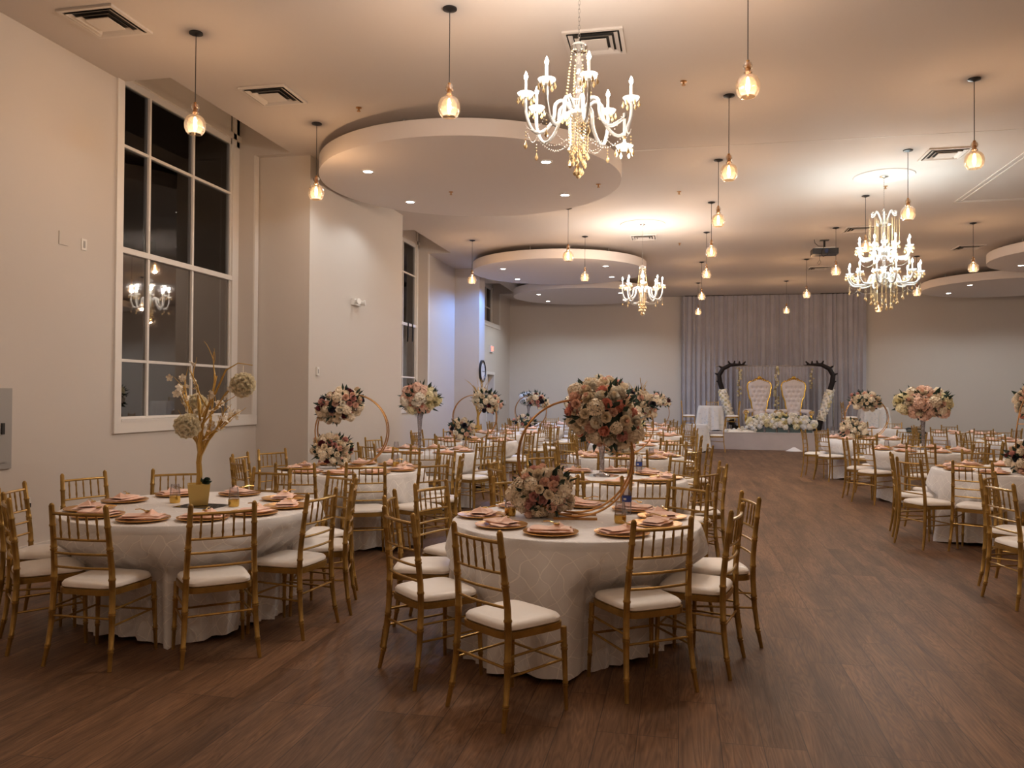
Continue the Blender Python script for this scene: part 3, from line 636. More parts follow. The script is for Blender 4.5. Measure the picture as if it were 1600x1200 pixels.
# ------------------------------------------------------------ flowers
def petal(mb, w_, h_, cup, curl, ang, tilt, off):
    """petal growing up from the origin, leaning outward by tilt"""
    s = len(mb.v); g = []
    for j in range(3):
        v = j/2; ww = w_*(.55+.45*math.sin(min(v*1.3, 1)*PI/2))*(1 if j < 2 else .72)
        for i in range(3):
            u = i-1; x = u*ww*.5; y = off+cup*(-(u*u))*w_+ (curl*w_*v*v); z = h_*v*(1-.12*abs(u)*v)
            g.append((x, y, z))
    mb.add(g, [(0,1,4,3),(1,2,5,4),(3,4,7,6),(4,5,8,7)])
    mt = Matrix.Rotation(ang, 4, 'Z') @ Matrix.Rotation(-tilt, 4, 'X'); mb.xf(mt, s)
def rose_mesh(name, m, open_=.6, inner=None):
    mb = MB(); rnd = random.Random(name)
    k = 0
    for layer, (cnt, wd, ht, tl, of) in enumerate([(3, .32, .72, .0, .03), (3, .46, .74, .08, .08), (4, .60, .74, .18, .13), (5, .74, .70, .34, .18), (5, .88, .64, .60, .21), (6, .95, .55, .98, .21)]):
        mb.k = 1 if (inner and layer < 2) else 0
        for i in range(cnt):
            petal(mb, wd*.95, ht*.85, .26, .03+.07*layer*open_, 2*PI*i/cnt+layer*.7+rnd.uniform(-.15, .15), tl*(.75+.5*open_), of)
    mb.k = 1 if inner else 0; mb.ball((0, 0, .40), .12, 8, 5); mb.k = 0; mb.xf(Matrix.Translation((0, 0, -.12)))
    return mb.mesh(name, [m, inner or m])
def peony_mesh(name, m, inner=None):
    mb = MB(); rnd = random.Random(name)
    for layer in range(7):
        cnt = 4+layer*2; mb.k = 1 if (inner and layer < 2) else 0
        for i in range(cnt): petal(mb, .30+.06*layer, .60-.02*layer, .22, .10, 2*PI*i/cnt+rnd.uniform(-.3, .3), .02+layer*.19+rnd.uniform(-.10, .10), .02+.035*layer)
    mb.k = 1 if inner else 0; mb.ball((0, 0, .36), .13, 8, 5); mb.k = 0
    return mb.mesh(name, [m, inner or m])
def hydra_mesh(name, m):
    mb = MB(); rnd = random.Random(name); n = 48
    for k in range(n):
        z = 1-2*(k+.5)/n*.72; a = k*2.39996; r = math.sqrt(max(0, 1-z*z)); c = Vector((r*math.cos(a), r*math.sin(a), z))
        nrm = c.normalized(); tx = nrm.orthogonal().normalized(); ty = nrm.cross(tx); c = c*rnd.uniform(.46, .58); nrm = (nrm+Vector((rnd.uniform(-.5, .5), rnd.uniform(-.5, .5), rnd.uniform(-.5, .5)))).normalized(); tx = nrm.orthogonal().normalized(); ty = nrm.cross(tx); ph = rnd.uniform(0, 1.6)
        for i in range(4):
            b_ = ph+i*PI/2; d1 = tx*math.cos(b_)+ty*math.sin(b_); d2 = tx*math.cos(b_+PI/2)+ty*math.sin(b_+PI/2)
            p = [c, c+d1*.13+d2*.10+nrm*.09, c+d1*.23+nrm*.06, c+d1*.13-d2*.10+nrm*.09]; mb.add(p, [(0, 1, 2, 3)])
    return mb.mesh(name, m)
def bud_mesh(name, m):
    mb = MB(); mb.lathe([(.02, -.2), (.2, -.1), (.3, .1), (.26, .32), (.1, .48), (.01, .5)], 8)
    for i in range(4): petal(mb, .4, .6, .3, -.1, i*PI/2, .1, .2)
    return mb.mesh(name, m)
FL = dict(rose_cream=rose_mesh('rose', M['cream']), rose_blush=rose_mesh('rose.a', M['blush']), rose_coral=rose_mesh('rose.b', M['peach'], .5), rose_ivory=rose_mesh('rose.c', M['ivory'], .9), rose_dusty=rose_mesh('rose.d', M['dusty'], .5),
  rose_burg=rose_mesh('rose.e', M['burg'], .7), rose_navy=rose_mesh('rose.f', M['navy'], .9), peony_blush=peony_mesh('peony', M['cream'], M['blush']), peony_cream=peony_mesh('peony.a', M['cream']), peony_ivory=peony_mesh('peony.b', M['ivory'], M['cream']), peony_coral=peony_mesh('peony.c', M['blush'], M['peach']),
  peony_white=peony_mesh('peony.d', M['whitep']), peony_yellow=peony_mesh('peony.e', M['yellow']), hydra_cream=hydra_mesh('hydrangea', M['cream']), hydra_blush=hydra_mesh('hydrangea.a', M['blush']), hydra_ivory=hydra_mesh('hydrangea.b', M['ivory']), hydra_yellow=hydra_mesh('hydrangea.c', M['yellow']), hydra_white=hydra_mesh('hydrangea.d', M['whitep']),
  pomp=peony_mesh('peony.f', M['pompon']), bud=bud_mesh('bud', M['dusty']))
def leaf_into(mb, c, d, l, w_, rnd):
    d = d.normalized(); s = d.orthogonal().normalized(); s = (Matrix.Rotation(rnd.uniform(0, 6.28), 3, d) @ s); n = d.cross(s)
    mb.add([c, c+d*l*.45+s*w_+n*l*.06, c+d*l-n*l*.08, c+d*l*.45-s*w_+n*l*.06], [(0, 1, 2), (0, 2, 3)])
MIXES = dict(
  cream=['rose_cream']*3+['hydra_cream']*4+['rose_blush']*2+['peony_cream']*2+['rose_dusty'],
  mixed=['rose_cream']*3+['hydra_cream']*4+['rose_blush']*2+['rose_dusty', 'rose_navy', 'rose_burg', 'rose_ivory', 'peony_blush', 'bud'],
  pink=['rose_blush']*3+['rose_coral']*2+['peony_blush']*2+['peony_ivory']*3+['rose_cream']*2+['hydra_cream']*3+['rose_dusty'],
  peony=['peony_ivory']*4+['peony_blush']*3+['peony_cream']*3+['peony_coral', 'rose_coral', 'rose_ivory', 'hydra_ivory', 'rose_blush'],
  pastel=['hydra_ivory']*4+['hydra_blush']*4+['peony_coral']*1+['rose_blush']*3+['hydra_yellow']*1,
  wide=['hydra_blush']*5+['peony_blush']*2+['hydra_cream']*2+['rose_blush']*2,
  white=['peony_white']*3+['hydra_white']*3+['hydra_ivory'], yellow=['hydra_yellow']*3+['peony_yellow']*3+['rose_ivory'])
def bouquet(parent, c, rad, n, fs, mix, seed, leaves=60, name='flower_cluster', side=None, squash=.5, label=None, tilt=None):
    """ellipsoid of single blooms over foliage; c centre, rad (rx,ry,rz), fs bloom radius"""
    rnd = random.Random(seed); mb = MB(); c = Vector(c)
    mb.ball((0, 0, 0), 1, 12, 7, rad[0]*.55, rad[1]*.55, 1)
    s = len(mb.v)
    for i in range(s): v = mb.v[i]; mb.v[i] = (v[0], v[1], v[2]*rad[2]*.55)
    for i in range(leaves):
        d = Vector((rnd.gauss(0, 1), rnd.gauss(0, 1), rnd.gauss(0, 1))).normalized(); p = Vector((d.x*rad[0], d.y*rad[1], d.z*rad[2]))*.80
        leaf_into(mb, p, Vector((d.x, d.y, d.z+.2)), fs*rnd.uniform(1.1, 2.2), fs*rnd.uniform(.24, .48), rnd)
    rot = Matrix.Rotation(tilt or 0, 4, 'Y')
    f = link(name, mb.mesh(name, M['leaf']), parent, mw=Matrix.Translation(c) @ rot)
    if label: f['label'] = label
    pal = MIXES[mix]
    n = min(98, int(n*1.35))
    for k in range(n):
        z = 1-2*(k+.5)/n; a = k*2.39996+seed; r = math.sqrt(max(0, 1-z*z)); d = Vector((r*math.cos(a), r*math.sin(a), z))
        kind = rnd.choice(pal)
        if side and side(d): kind = rnd.choice(MIXES[side(d)])
        j = rnd.uniform(.70, .97); p = Vector((d.x*rad[0], d.y*rad[1], d.z*rad[2]))*j
        nn = Vector((d.x/rad[0], d.y/rad[1], d.z/rad[2])).normalized()+Vector((rnd.uniform(-.25, .25), rnd.uniform(-.25, .25), rnd.uniform(-.25, .25)))
        sc = fs*1.32*rnd.uniform(.8, 1.2)*(1.25 if 'peony' in kind or 'hydra' in kind else 1.0)
        if kind == 'bud': sc *= .6
        q = nn.to_track_quat('Z', 'Y').to_matrix().to_4x4()
        link(kind.split('_')[0] if kind != 'bud' else 'flower_bud', FL[kind], f, mw=Matrix.Translation(p) @ q @ Matrix.Rotation(rnd.uniform(0, 6), 4, 'Z') @ Matrix.Diagonal((sc, sc, sc, 1)))
    return f

# ------------------------------------------------------------ table parts
PLATE = MB().lathe([(.001, .004), (.095, .004), (.11, .008), (.155, .016), (.160, .018), (.158, .012), (.11, .003), (.09, 0), (.001, 0)], 32, cap=False).mesh('charger_plate', M['plate'])
def napkin_mesh(seed):
    rnd = random.Random(seed); mb = MB()
    # folded cloth: two stacked slightly twisted folds with rounded bulging edges
    for lay in range(2):
        w_, l_ = .070-.010*lay, .130-.016*lay; z0 = .013*lay; an = rnd.uniform(-.2, .2); s = len(mb.v)
        def fn(u, v):
            a = u*2*PI; x = math.cos(a)*.0; t_ = v*2-1
            r = w_*(1+.14*math.sin(t_*3+lay+seed)+.03*math.sin(9*t_)); zz = .0085*(1-abs(t_)**6*.7)*(1+.5*math.sin(t_*4+seed*2+lay))
            return (l_*t_+.006*math.sin(a*2+seed), math.copysign(abs(math.cos(a))**.6, math.cos(a))*r, z0+.009+zz*math.sin(a))
        mb.grid(fn, 14, 12, True)
        mb.xf(Matrix.Rotation(an, 4, 'Z'), s)
    # loose peak
    mb.add([(-.01, -.045, .026), (.06, -.05, .026), (.085, .03, .026), (.015, .05, .026), (.05, .005, .060)], [(0,1,4),(1,2,4),(2,3,4),(3,0,4)])
    return mb.mesh('napkin', M['nap'])
NAPS = [napkin_mesh(i) for i in range(4)]
SPOON = MB().ball((0, 0, 0), .016, 8, 5, 1.5, 1, .35).tube([(.02, 0, .002), (.06, .004, .010), (.10, .006, .004)], .0035, 5).mesh('gold_spoon', M['rim'])
TUM_G = MB().lathe([(.033, .002), (.036, .05), (.034, .09), (.028, .135)], 20, cap=False).mesh('glass_wall', M['glass'])
TUM_B = MB().lathe([(.001, .001), (.034, .001), (.0375, .02), (.0372, .05), (.0355, .051), (.001, .03)], 20, cap=False).mesh('gold_base', M['goldb'])
CLK = ['twelve', 'one', 'two', 'three', 'four', 'five', 'six', 'seven', 'eight', 'nine', 'ten', 'eleven']
def hour(dx, dy, used):
    # camera side = six o'clock, away = twelve
    a = math.degrees(math.atan2(dx, dy)) % 360; h = int(round(a/30)) % 12
    for d_ in (0, 1, -1, 2, -2, 3, -3):
        if (h+d_) % 12 not in used: used.add((h+d_) % 12); return CLK[(h+d_) % 12]
    return CLK[h]
def setting(x, y, ang, z, label_where, seed, r=.0):
    rnd = random.Random(seed)
    p = link('charger_plate', PLATE, None, (x, y, z)); tag(p, 'gold charger plate '+label_where, 'plate', 'gold charger plates')
    n = link('napkin', NAPS[seed % 4], None, (x, y, z+.012), ang+rnd.uniform(-.5, .5)); tag(n, 'pink napkin '+label_where, 'napkin', 'pink folded napkins')
    if y < 12:
        s = link('gold_cutlery', SPOON, None, (x+rnd.uniform(.02, .05), y-.02, z+.062), rnd.uniform(0, 3)); tag(s, 'gold cutlery '+label_where, 'cutlery', 'gold cutlery on napkins')
def tumbler(x, y, z, label):
    t = thing('drinking_glass', label, 'glass', (x, y, z), 0, 'gold based glasses'); link('glass_wall', TUM_G, t); link('gold_base', TUM_B, t)
def cloth_mesh(r, zt, chairs, seed, na, nz, sq_=None):
    rnd = random.Random(seed); ph = [rnd.uniform(0, 6.28) for _ in range(4)]; fr_ = [rnd.randint(9, 12), rnd.randint(15, 19), rnd.randint(23, 27)]
    mb = MB(); vs = []; uvs = []
    prof = []
    def lim(th, z):
        d = 9
        if z > .50: return d
        for (cx, cy, a, w_, dp) in chairs:
            # furthest free radius before entering the chair footprint
            ca, sa = math.cos(-a), math.sin(-a)
            for st in range(12, 44):
                rr = st*.025; px = rr*math.cos(th)-cx; py = rr*math.sin(th)-cy
                lx = px*ca-py*sa; ly = px*sa+py*ca
                if abs(lx) < w_ and abs(ly) < dp: d = min(d, rr-.025); break
        return d
    top = [0, .25, .5, .75, .92, .985, 1.0]
    rings = [(k*r, zt, 0) for k in top]
    for j in range(1, nz+1):
        u = j/nz; rings.append((r, zt-.006-(zt-.015)*u, u))
    lims = []
    for j, (rr, z, u) in enumerate(rings):
        row = []
        for i in range(na):
            th = 2*PI*i/na
            if u <= 0: R = rr; zz = z-(.004 if rr >= r*.999 else 0)
            else:
                fold = (.40*math.sin(fr_[0]*th+ph[0])+.35*math.sin(fr_[1]*th+ph[1]+u)+.2*math.sin(fr_[2]*th+ph[2]))
                R = r+.012*min(1, u*6)+.045*u+fold*.12*u**.75
                zz = z+(.02*math.sin(fr_[0]*th*.5+ph[3])+.012)*u if u > .8 else z
                if sq_:
                    pass
            row.append([R, zz])
        if u > 0:
            L0 = [lim(2*PI*i/na, row[i][1]) if chairs else 9 for i in range(na)]
            L1 = [min(L0[(i+k) % na] + .05*abs(k) for k in range(-3, 4)) for i in range(na)]
            lims.append(L1)
            for i in range(na):
                th = 2*PI*i/na
                if L1[i]+.01 < row[i][0]: row[i][0] = L1[i]+.01-.022*u*(1+math.sin(fr_[2]*th+ph[2]))-.012*u*(1+math.sin(41*th+ph[0]))
        rings[j] = row
    # ease the indent in over the ring above the seats
    for j in range(len(rings)-2, 6, -1):
        for i in range(na): rings[j][i][0] = min(rings[j][i][0], rings[j+1][i][0]+.085*(12/nz)) if j > 6 else rings[j][i][0]
    for j, row in enumerate(rings):
        for i, (R, z) in enumerate(row):
            th = 2*PI*i/na; c_, s_ = math.cos(th), math.sin(th); k = 1
            if sq_: k = 1/max(abs(c_), abs(s_))**.85
            vs.append((R*k*c_, R*k*s_, z))
    fs = []
    nr = len(rings)
    for j in range(nr-1):
        for i in range(na): k = (i+1) % na; fs.append((j*na+i, (j+1)*na+i, (j+1)*na+k, j*na+k))
    me = bpy.data.meshes.new('tablecloth'); me.from_pydata(vs, [], fs)
    uvl = me.uv_layers.new(name='UVMap')
    dat = []
    for j in range(nr-1):
        for i in range(na):
            for (jj, ii) in ((j, i), (j+1, i), (j+1, i+1), (j, i+1)):
                if jj <= 6: R = rings[jj][ii % na][0]; th = 2*PI*ii/na; dat += [R*math.cos(th)*.9, R*math.sin(th)*.9]
                else: dat += [2*PI*ii/na*r, 3+rings[jj][ii % na][1]]
    uvl.data.foreach_set('uv', dat)
    me.polygons.foreach_set('use_smooth', [True]*len(fs))
    return me
def table(x, y, r, desc, chairs, nset=8, off=22, glasses=(), top=.76, z0=0, lace=False, sets=None):
    """chairs: list of (x, y, ang) rear-feet middle or list of angles in degrees"""
    rnd = random.Random(int(x*100+y*10)); used = set(); cl = []
    far = y > 12
    for c in chairs:
        if isinstance(c, (int, float)):
            a = math.radians(c); d_ = r+.28+rnd.uniform(-.03, .05); cx, cy, an = x+math.sin(a)*d_, y-math.cos(a)*d_, c+rnd.uniform(-10, 10)
        else: cx, cy, an = c
        h = hour(cx-x, cy-y, used)
        px, py, aa = chair(cx, cy, an, "gold chiavari chair, %s o'clock side of the %s" % (h, desc))
        cl.append((px-x, py-y, aa, .225, .215))
    t = thing('round_table', 'round table hidden by the cloth of the '+desc, 'table', (x, y, 0), 0, 'round banquet tables')
    part(MB().lathe([(.01, top-.035), (r-.015, top-.035), (r-.008, top-.02), (r-.015, top-.006), (.01, top-.006)], 48), 'tabletop', M['white'], t)
    for k in range(4): a = k*PI/2+PI/4; part(MB().tube([(.33*math.cos(a), .33*math.sin(a), 0), (.3*math.cos(a), .3*math.sin(a), top-.035)], .016, 8), 'leg', M['grey'], t)
    o = link('tablecloth', cloth_mesh(r, top+.002, cl, int(x*37+y*11) % 1000, 160 if y < 10 else (96 if not far else 64), 16 if y < 10 else 8), None, (x, y, 0)); o.data.materials.append(M['lace' if lace else 'cloth'])
    tag(o, 'white pintucked cloth over the '+desc, 'tablecloth', 'white tablecloths')
    us = set(); pts = sets or [(x+math.sin(math.radians(off+k*360/nset))*(r-.19), y-math.cos(math.radians(off+k*360/nset))*(r-.19)) for k in range(nset)]
    for k, (px, py) in enumerate(pts):
        h = hour(px-x, py-y, us); an = math.atan2(py-y, px-x)+PI/2
        setting(px, py, an, top+.004, "at %s o'clock on the %s" % (h, desc), k+int(x*3+y*7) % 50)
    for i, (gx, gy) in enumerate(glasses):
        tumbler(gx, gy, top+.003, 'gold based tumbler, %s on the %s' % (['left one', 'right one'][i] if len(glasses) > 1 else 'alone', desc))
Z = .762
# ---- left column
A8 = [0, 45, 90, 135, 180, 225, 270, 315]
def ring8(o, skip=()): return [((o+45*k+180) % 360)-180 for k in range(8) if k not in skip]
table(-3.33, 5.08, .86, 'near left table with gold blossom tree',
      [(-3.32, 3.98, 0), (-2.6, 4.235, 42), (-2.33, 4.93, 84), (-2.36, 5.52, 108), (-4.02, 4.22, -41), (-4.46, 4.72, -72), (-4.59, 5.54, -108), (-4.125, 6.02, -143), (-3.42, 6.30, 176), (-2.70, 6.08, 150)],
      glasses=[(-3.57, 5.20), (-3.06, 5.13)], sets=[(-3.90, 4.74), (-3.64, 4.50), (-3.26, 4.43), (-2.93, 4.56), (-2.74, 4.83), (-2.68, 5.18), (-2.90, 5.55), (-3.36, 5.72), (-3.95, 5.16), (-3.80, 5.56)])
table(-3.4, 8.0, .77, 'second left table with big double hoop', [(-3.45, 6.83, 12), (-2.88, 7.10, 26), (-2.33, 7.42, 58), (-2.28, 8.2, 100), (-4.2, 7.15, -40), (-4.55, 7.8, -85), (-4.55, 8.46, -118), (-3.9, 9.0, -152), (-3.2, 9.12, 172), (-2.65, 8.9, 140)], 10, 10, [(-3.05, 8.4)])
table(-3.5, 10.8, .76, 'third left table with pastel vase bouquet', ring8(18), 8, 0, [(-3.85, 10.6), (-3.0, 11.1)])
table(-3.5, 13.5, .76, 'fourth left table with hoop and twigs', ring8(35), 8, 20, [(-3.1, 13.4)])
table(-3.5, 16.4, .76, 'fifth left table with gold twig pot', ring8(10), 8, 10)
table(-3.5, 19.1, .76, 'sixth left table with small far hoop', ring8(30), 8, 10)
table(-3.6, 21.9, .76, 'last left table with white flower vase', ring8(0), 8, 10)
# ---- middle column
table(-.65, 5.12, .785, 'front centre table with largest hoop',
      [(-.94, 3.79, -37), (-.10, 4.27, 35), (-1.49, 4.225, -44), (.295, 4.80, 76), (.42, 5.42, 103), (-1.80, 4.93, -80), (-1.74, 5.60, -112), (-1.25, 6.16, -146), (-.62, 6.365, 176), (.045, 6.04, 141)],
      glasses=[(-1.09, 5.19), (-.36, 5.05)], sets=[(-1.05, 4.74), (-.72, 4.56), (-.32, 4.64), (-.14, 5.0), (-.11, 5.32), (-.30, 5.62), (-.68, 5.74), (-1.10, 5.60), (-1.26, 5.10)])
table(-.7, 7.8, .77, 'second centre table with crystal peony vase', [(-.22, 6.66, 14), (-.95, 6.68, -10), (-1.62, 7.2, -55), (-1.8, 7.85, -92), (-1.45, 8.6, -138), (.22, 7.2, 58), (.38, 7.95, 98), (.02, 8.6, 138), (-.7, 8.9, 180)], 9, 15, [(-1.03, 8.29), (-.48, 8.17)])
table(-.7, 10.7, .76, 'third centre table with half-hidden hoop', ring8(8), 8, 0, [(-.35, 10.35)])
table(-.7, 13.4, .76, 'fourth centre table with gold twig vase', ring8(32), 8, 20)
table(-.7, 16.4, .76, 'fifth centre table with no centrepiece', ring8(12), 8, 5)
table(-.7, 19.1, .76, 'sixth centre table with peach rose hoop', ring8(35), 8, 10)
table(-.95, 21.9, .76, 'last centre table before the back wall', ring8(5), 8, 10)
# ---- right of the aisle
table(3.5, 6.5, .77, 'nearest right table outside the photo edge', [(2.405, 6.74, -78), (2.585, 7.485, -126), (2.75, 5.72, -42), (3.5, 7.6, 180)], 3, 200)
table(3.55, 9.75, .77, 'right-edge table with double hoop', [(2.375, 9.10, -66), (2.40, 9.87, -100), (2.87, 8.80, -33), (3.6, 8.63, 2), (4.3, 9.0, 45), (2.85, 10.6, -140), (3.6, 10.85, 180), (4.35, 10.5, 135), (4.65, 9.8, 90)], 9, 5, [(4.0, 9.5)])
table(3.55, 13.1, .76, 'right table with wide vase bouquet', ring8(-15), 8, 10, [(3.1, 13.2), (4.05, 13.5)])
table(3.45, 16.4, .76, 'right table with peach hoop near stage', ring8(-10), 8, 0)
table(6.2, 16.4, .76, 'far right table behind the edge hoop', [0, -45, -90, -135, 180, 135], 8, 10)
table(6.2, 19.5, .76, 'farthest right table before the bare wall', [0, -45, -90, -135, 180, 45], 8, 10)
table(5.05, 21.7, .48, 'small round table right of the stage steps', [-150, 150, -60], 2, 90)

# ------------------------------------------------------------ centrepieces
def hoop(x, y, rz, label, R=.385, upper=None, lower=None, seed=1, gap=.10, z=Z, n=(34, 30), fs=.05, twigs=False):
    t = thing('floral_hoop', label, 'centrepiece', (x, y, z), rz, 'gold hoop centrepieces')
    for s in (-1, 1):
        a = s*.12; pts = [(R*math.sin(q*2*PI/48), s*gap/2+s*.03*math.cos(q*2*PI/48), R+.02-R*math.cos(q*2*PI/48)) for q in range(48)]
        part(MB().tube(pts, .007, 8, closed=True), 'hoop_ring', M['hoop'], t)
    br = MB()
    for q in (14, 34, 24): a = q*2*PI/48; br.tube([(R*math.sin(a), -gap/2-.03*math.cos(a), R+.02-R*math.cos(a)), (R*math.sin(a), gap/2+.03*math.cos(a), R+.02-R*math.cos(a))], .005, 6)
    part(br, 'hoop_brace', M['hoop'], t)
    part(MB().box(-.14, .14, -gap/2-.05, -gap/2-.02, 0, .014).box(-.14, .14, gap/2+.02, gap/2+.05, 0, .014).box(-.02, .02, -gap/2-.05, gap/2+.05, 0, .012), 'hoop_base', M['hoop'], t, False)
    if upper: bouquet(t, (upper[0], 0, upper[1]), upper[2], n[0], fs, upper[3], seed, name='upper_flowers', tilt=upper[4] if len(upper) > 4 else 0, side=upper[5] if len(upper) > 5 else None)
    if lower: bouquet(t, (lower[0], 0, lower[1]), lower[2], n[1], fs, lower[3], seed+5, name='lower_flowers')
    if twigs:
        tw = MB(); r_ = random.Random(seed)
        for k in range(9):
            x_ = upper[0]+r_.uniform(-.12, .0); p = Vector((x_, 0, upper[1]+.1)); d_ = Vector((r_.uniform(-.3, .15), r_.uniform(-.2, .2), 1)).normalized(); pts = [p]
            for q in range(5): p = p+d_*.07; d_ = (d_+Vector((r_.uniform(-.4, .4), r_.uniform(-.2, .2), 0))).normalized(); pts.append(p)
            tw.tube(pts, [.005, .005, .004, .003, .0025, .002], 4)
        part(tw, 'twigs', M['twig'], t)
    return t
# big front hoop
hoop(-.665, 5.22, math.radians(8), 'largest gold double hoop with pink and cream flowers on the front centre table', R=.372, upper=(.18, .66, (.27, .2, .21), 'pink', .35), lower=(-.21, .165, (.205, .19, .175), 'cream'), seed=3, n=(60, 58), fs=.047, gap=.12)
hoop(-3.42, 8.05, math.radians(10), 'gold double hoop with a large dark and cream cluster top left, beside the pilaster', R=.385, upper=(-.13, .68, (.27, .19, .17), 'mixed', -.35), lower=(-.21, .20, (.215, .18, .17), 'mixed'), seed=11, n=(60, 48), fs=.045)
hoop(-3.5, 13.6, .1, 'gold hoop with twigs above flowers, in front of the narrow pilaster', upper=(.22, .68, (.30, .18, .19), 'mixed', .35), lower=(-.22, .18, (.25, .2, .18), 'mixed'), seed=21, n=(34, 30), fs=.052, twigs=True)
hoop(-.72, 10.75, .0, 'gold hoop half hidden behind the crystal vase bouquet', upper=(.18, .68, (.27, .18, .20), 'mixed', .4), lower=(-.05, .12, (.2, .16, .10), 'mixed'), seed=31, n=(36, 20), fs=.05)
hoop(-3.52, 19.1, 0, 'small-looking gold hoop near the far left corner', upper=(.16, .68, (.28, .18, .17), 'mixed', .4), lower=(-.15, .15, (.28, .18, .17), 'mixed'), seed=41, n=(24, 24), fs=.06)
hoop(-.62, 19.1, 0, 'gold hoop with peach roses left of the stage tables', upper=(.16, .70, (.25, .17, .15), 'mixed', .3), seed=51, n=(24, 0), fs=.055)
hoop(3.72, 9.6, 1.0, 'gold double hoop with dark pink flowers at the right edge', R=.40, upper=(.12, .74, (.27, .2, .2), 'pink', .2), lower=(-.22, .16, (.24, .2, .17), 'mixed'), seed=61, n=(46, 40), fs=.05, gap=.14)
hoop(3.5, 16.45, 0, 'gold hoop with peach and cream roses right of the stage', upper=(-.02, .72, (.30, .2, .17), 'cream', .15), lower=(-.24, .17, (.27, .2, .2), 'cream'), seed=71, n=(34, 30), fs=.055)

def vase(x, y, label, h=.5, m='glass', gems=True, disc=True, r=.075):
    t = thing('trumpet_vase', label, 'vase', (x, y, Z), 0, 'trumpet vases')
    part(MB().lathe([(.001, .008), (.085, .008), (.085, .014), (.03, .03), (.024, .05), (.026, h*.5), (.036, h*.75), (r, h), (r-.004, h), (.032, h*.75), (.022, h*.5), (.02, .06)], 28, cap=False), 'vase_body', M[m], t)
    if gems:
        g = MB(); r_ = random.Random(int(x*10+y))
        for k in range(90): a = r_.uniform(0, 6.28); q = r_.uniform(0, .02); g.octa((q*math.cos(a), q*math.sin(a), .06+r_.uniform(0, h*.82)), .0075)
        part(g, 'crystal_fill', M['beadc'], t)
    if disc: o = link('mirror_disc', MB().lathe([(.001, .0), (.17, 0), (.17, .006), (.001, .006)], 40, cap=False).mesh('mirror_disc', M['mirr2']), None, (x, y, Z)); tag(o, 'round mirror under the '+label, 'mirror', 'mirror discs')
    return h
def ball_bouquet(x, y, zc, rad, mix, seed, n, fs, label, side=None):
    t = thing('flower_bouquet', label, 'bouquet', (x, y, zc-rad[2]), 0, 'vase bouquets'); bouquet(t, (0, 0, rad[2]), rad, n, fs, mix, seed, side=side, label=None, leaves=80)
vase(-.75, 7.96, 'crystal filled trumpet vase on the second centre table', .42)
ball_bouquet(-.75, 7.96, 1.42, (.31, .30, .32), 'peony', 4, 78, .07, 'large round bouquet of ivory and pink peonies in the crystal vase')
vase(-3.61, 10.9, 'clear trumpet vase with branches on the third left table', .60, gems=True)
ball_bouquet(-3.61, 10.9, 1.50, (.27, .25, .20), 'pastel', 6, 50, .065, 'pastel peach and yellow hydrangea bouquet in a tall vase', side=lambda d: 'yellow' if d.x > .55 else None)
vase(3.64, 13.3, 'clear trumpet vase with pebbles on the right table', .60)
ball_bouquet(3.64, 13.3, 1.47, (.42, .32, .21), 'wide', 8, 66, .075, 'wide blush and pale yellow bouquet in the right tall vase', side=lambda d: 'yellow' if abs(d.x) > .66 else None)
vase(-4.1, 21.9, 'thin clear vase on the seventh left table', .55, gems=False, disc=False)
ball_bouquet(-4.1, 21.9, 1.45, (.27, .22, .16), 'white', 9, 26, .07, 'white flower ball in a thin vase near the far corner')

def tree(x, y, label, H=.95, seed=5, blossoms=22, pot=True, r0=.022, lean=.1, z=Z):
    t = thing('gold_tree', label, 'centrepiece', (x, y, z), 0, 'gold branch trees')
    r_ = random.Random(seed); zt = .15
    part(MB().lathe([(.055, 0), (.085, .002), (.105, .145), (.108, .15), (.10, .15), (.095, .14), (.01, .135)], 4, ph=PI/4), 'planter', M['pot'], t, False, rz=math.atan2(-x, y) if x < 0 else 0)
    br = MB(); tips = []
    trunk = [(0, 0, .13), (.004, 0, .22), (-.006, .004, .30), (.01, 0, .40)]; br.tube(trunk, [r0, r0*.9, r0*.85, r0*.8], 8)
    def grow(p, d_, l, r, dep):
        pts = [p]; rad = [r]; n_ = 5
        for k in range(n_):
            d_ = (d_+Vector((r_.uniform(-.22, .22), r_.uniform(-.22, .22), r_.uniform(-.05, .16)))).normalized(); p = p+d_*l/n_; pts.append(p); rad.append(r*(1-.55*(k+1)/n_))
            if dep < 3 and k in (0, 1, 2, 3) and r_.random() < .72: grow(p, (d_+Vector((r_.uniform(-.8, .8), r_.uniform(-.6, .6), .15))).normalized(), l*.50, r*.52, dep+1)
            if dep == 3: tips.append((p, dep))
        br.tube(pts, rad, 5); tips.append((p, dep))
    for dx, dy, l in ((-.30, .05, H*.52), (.30, -.05, H*.66), (.06, .2, H*.55), (-.12, -.15, H*.50), (.5, .1, H*.36)):
        grow(Vector((.005, 0, .34)), Vector((dx, dy, 1)).normalized(), l, r0*.6, 1)
    part(br, 'branches', M['twig'], t)
    bl = MB()
    for i in range(5): petal(bl, .8, 1, .2, .3, i*2*PI/5, .9, .1)
    bm = bl.mesh('blossom', M['ivory'])
    for k in range(blossoms):
        p, _ = tips[r_.randrange(len(tips))]; q = Vector((r_.gauss(0, 1), r_.gauss(0, 1), r_.gauss(0, 1))).normalized().to_track_quat('Z', 'Y').to_matrix().to_4x4(); s = r_.uniform(.022, .034)
        link('blossom', bm, t, mw=Matrix.Translation(p+Vector((r_.uniform(-.02, .02), r_.uniform(-.02, .02), r_.uniform(-.03, .01)))) @ q @ Matrix.Diagonal((s, s, s, 1)))
    return t
T1_ = tree(-3.32, 5.11, 'gold painted branch tree with white blossoms in a square gold pot', H=.90, seed=12, blossoms=62)
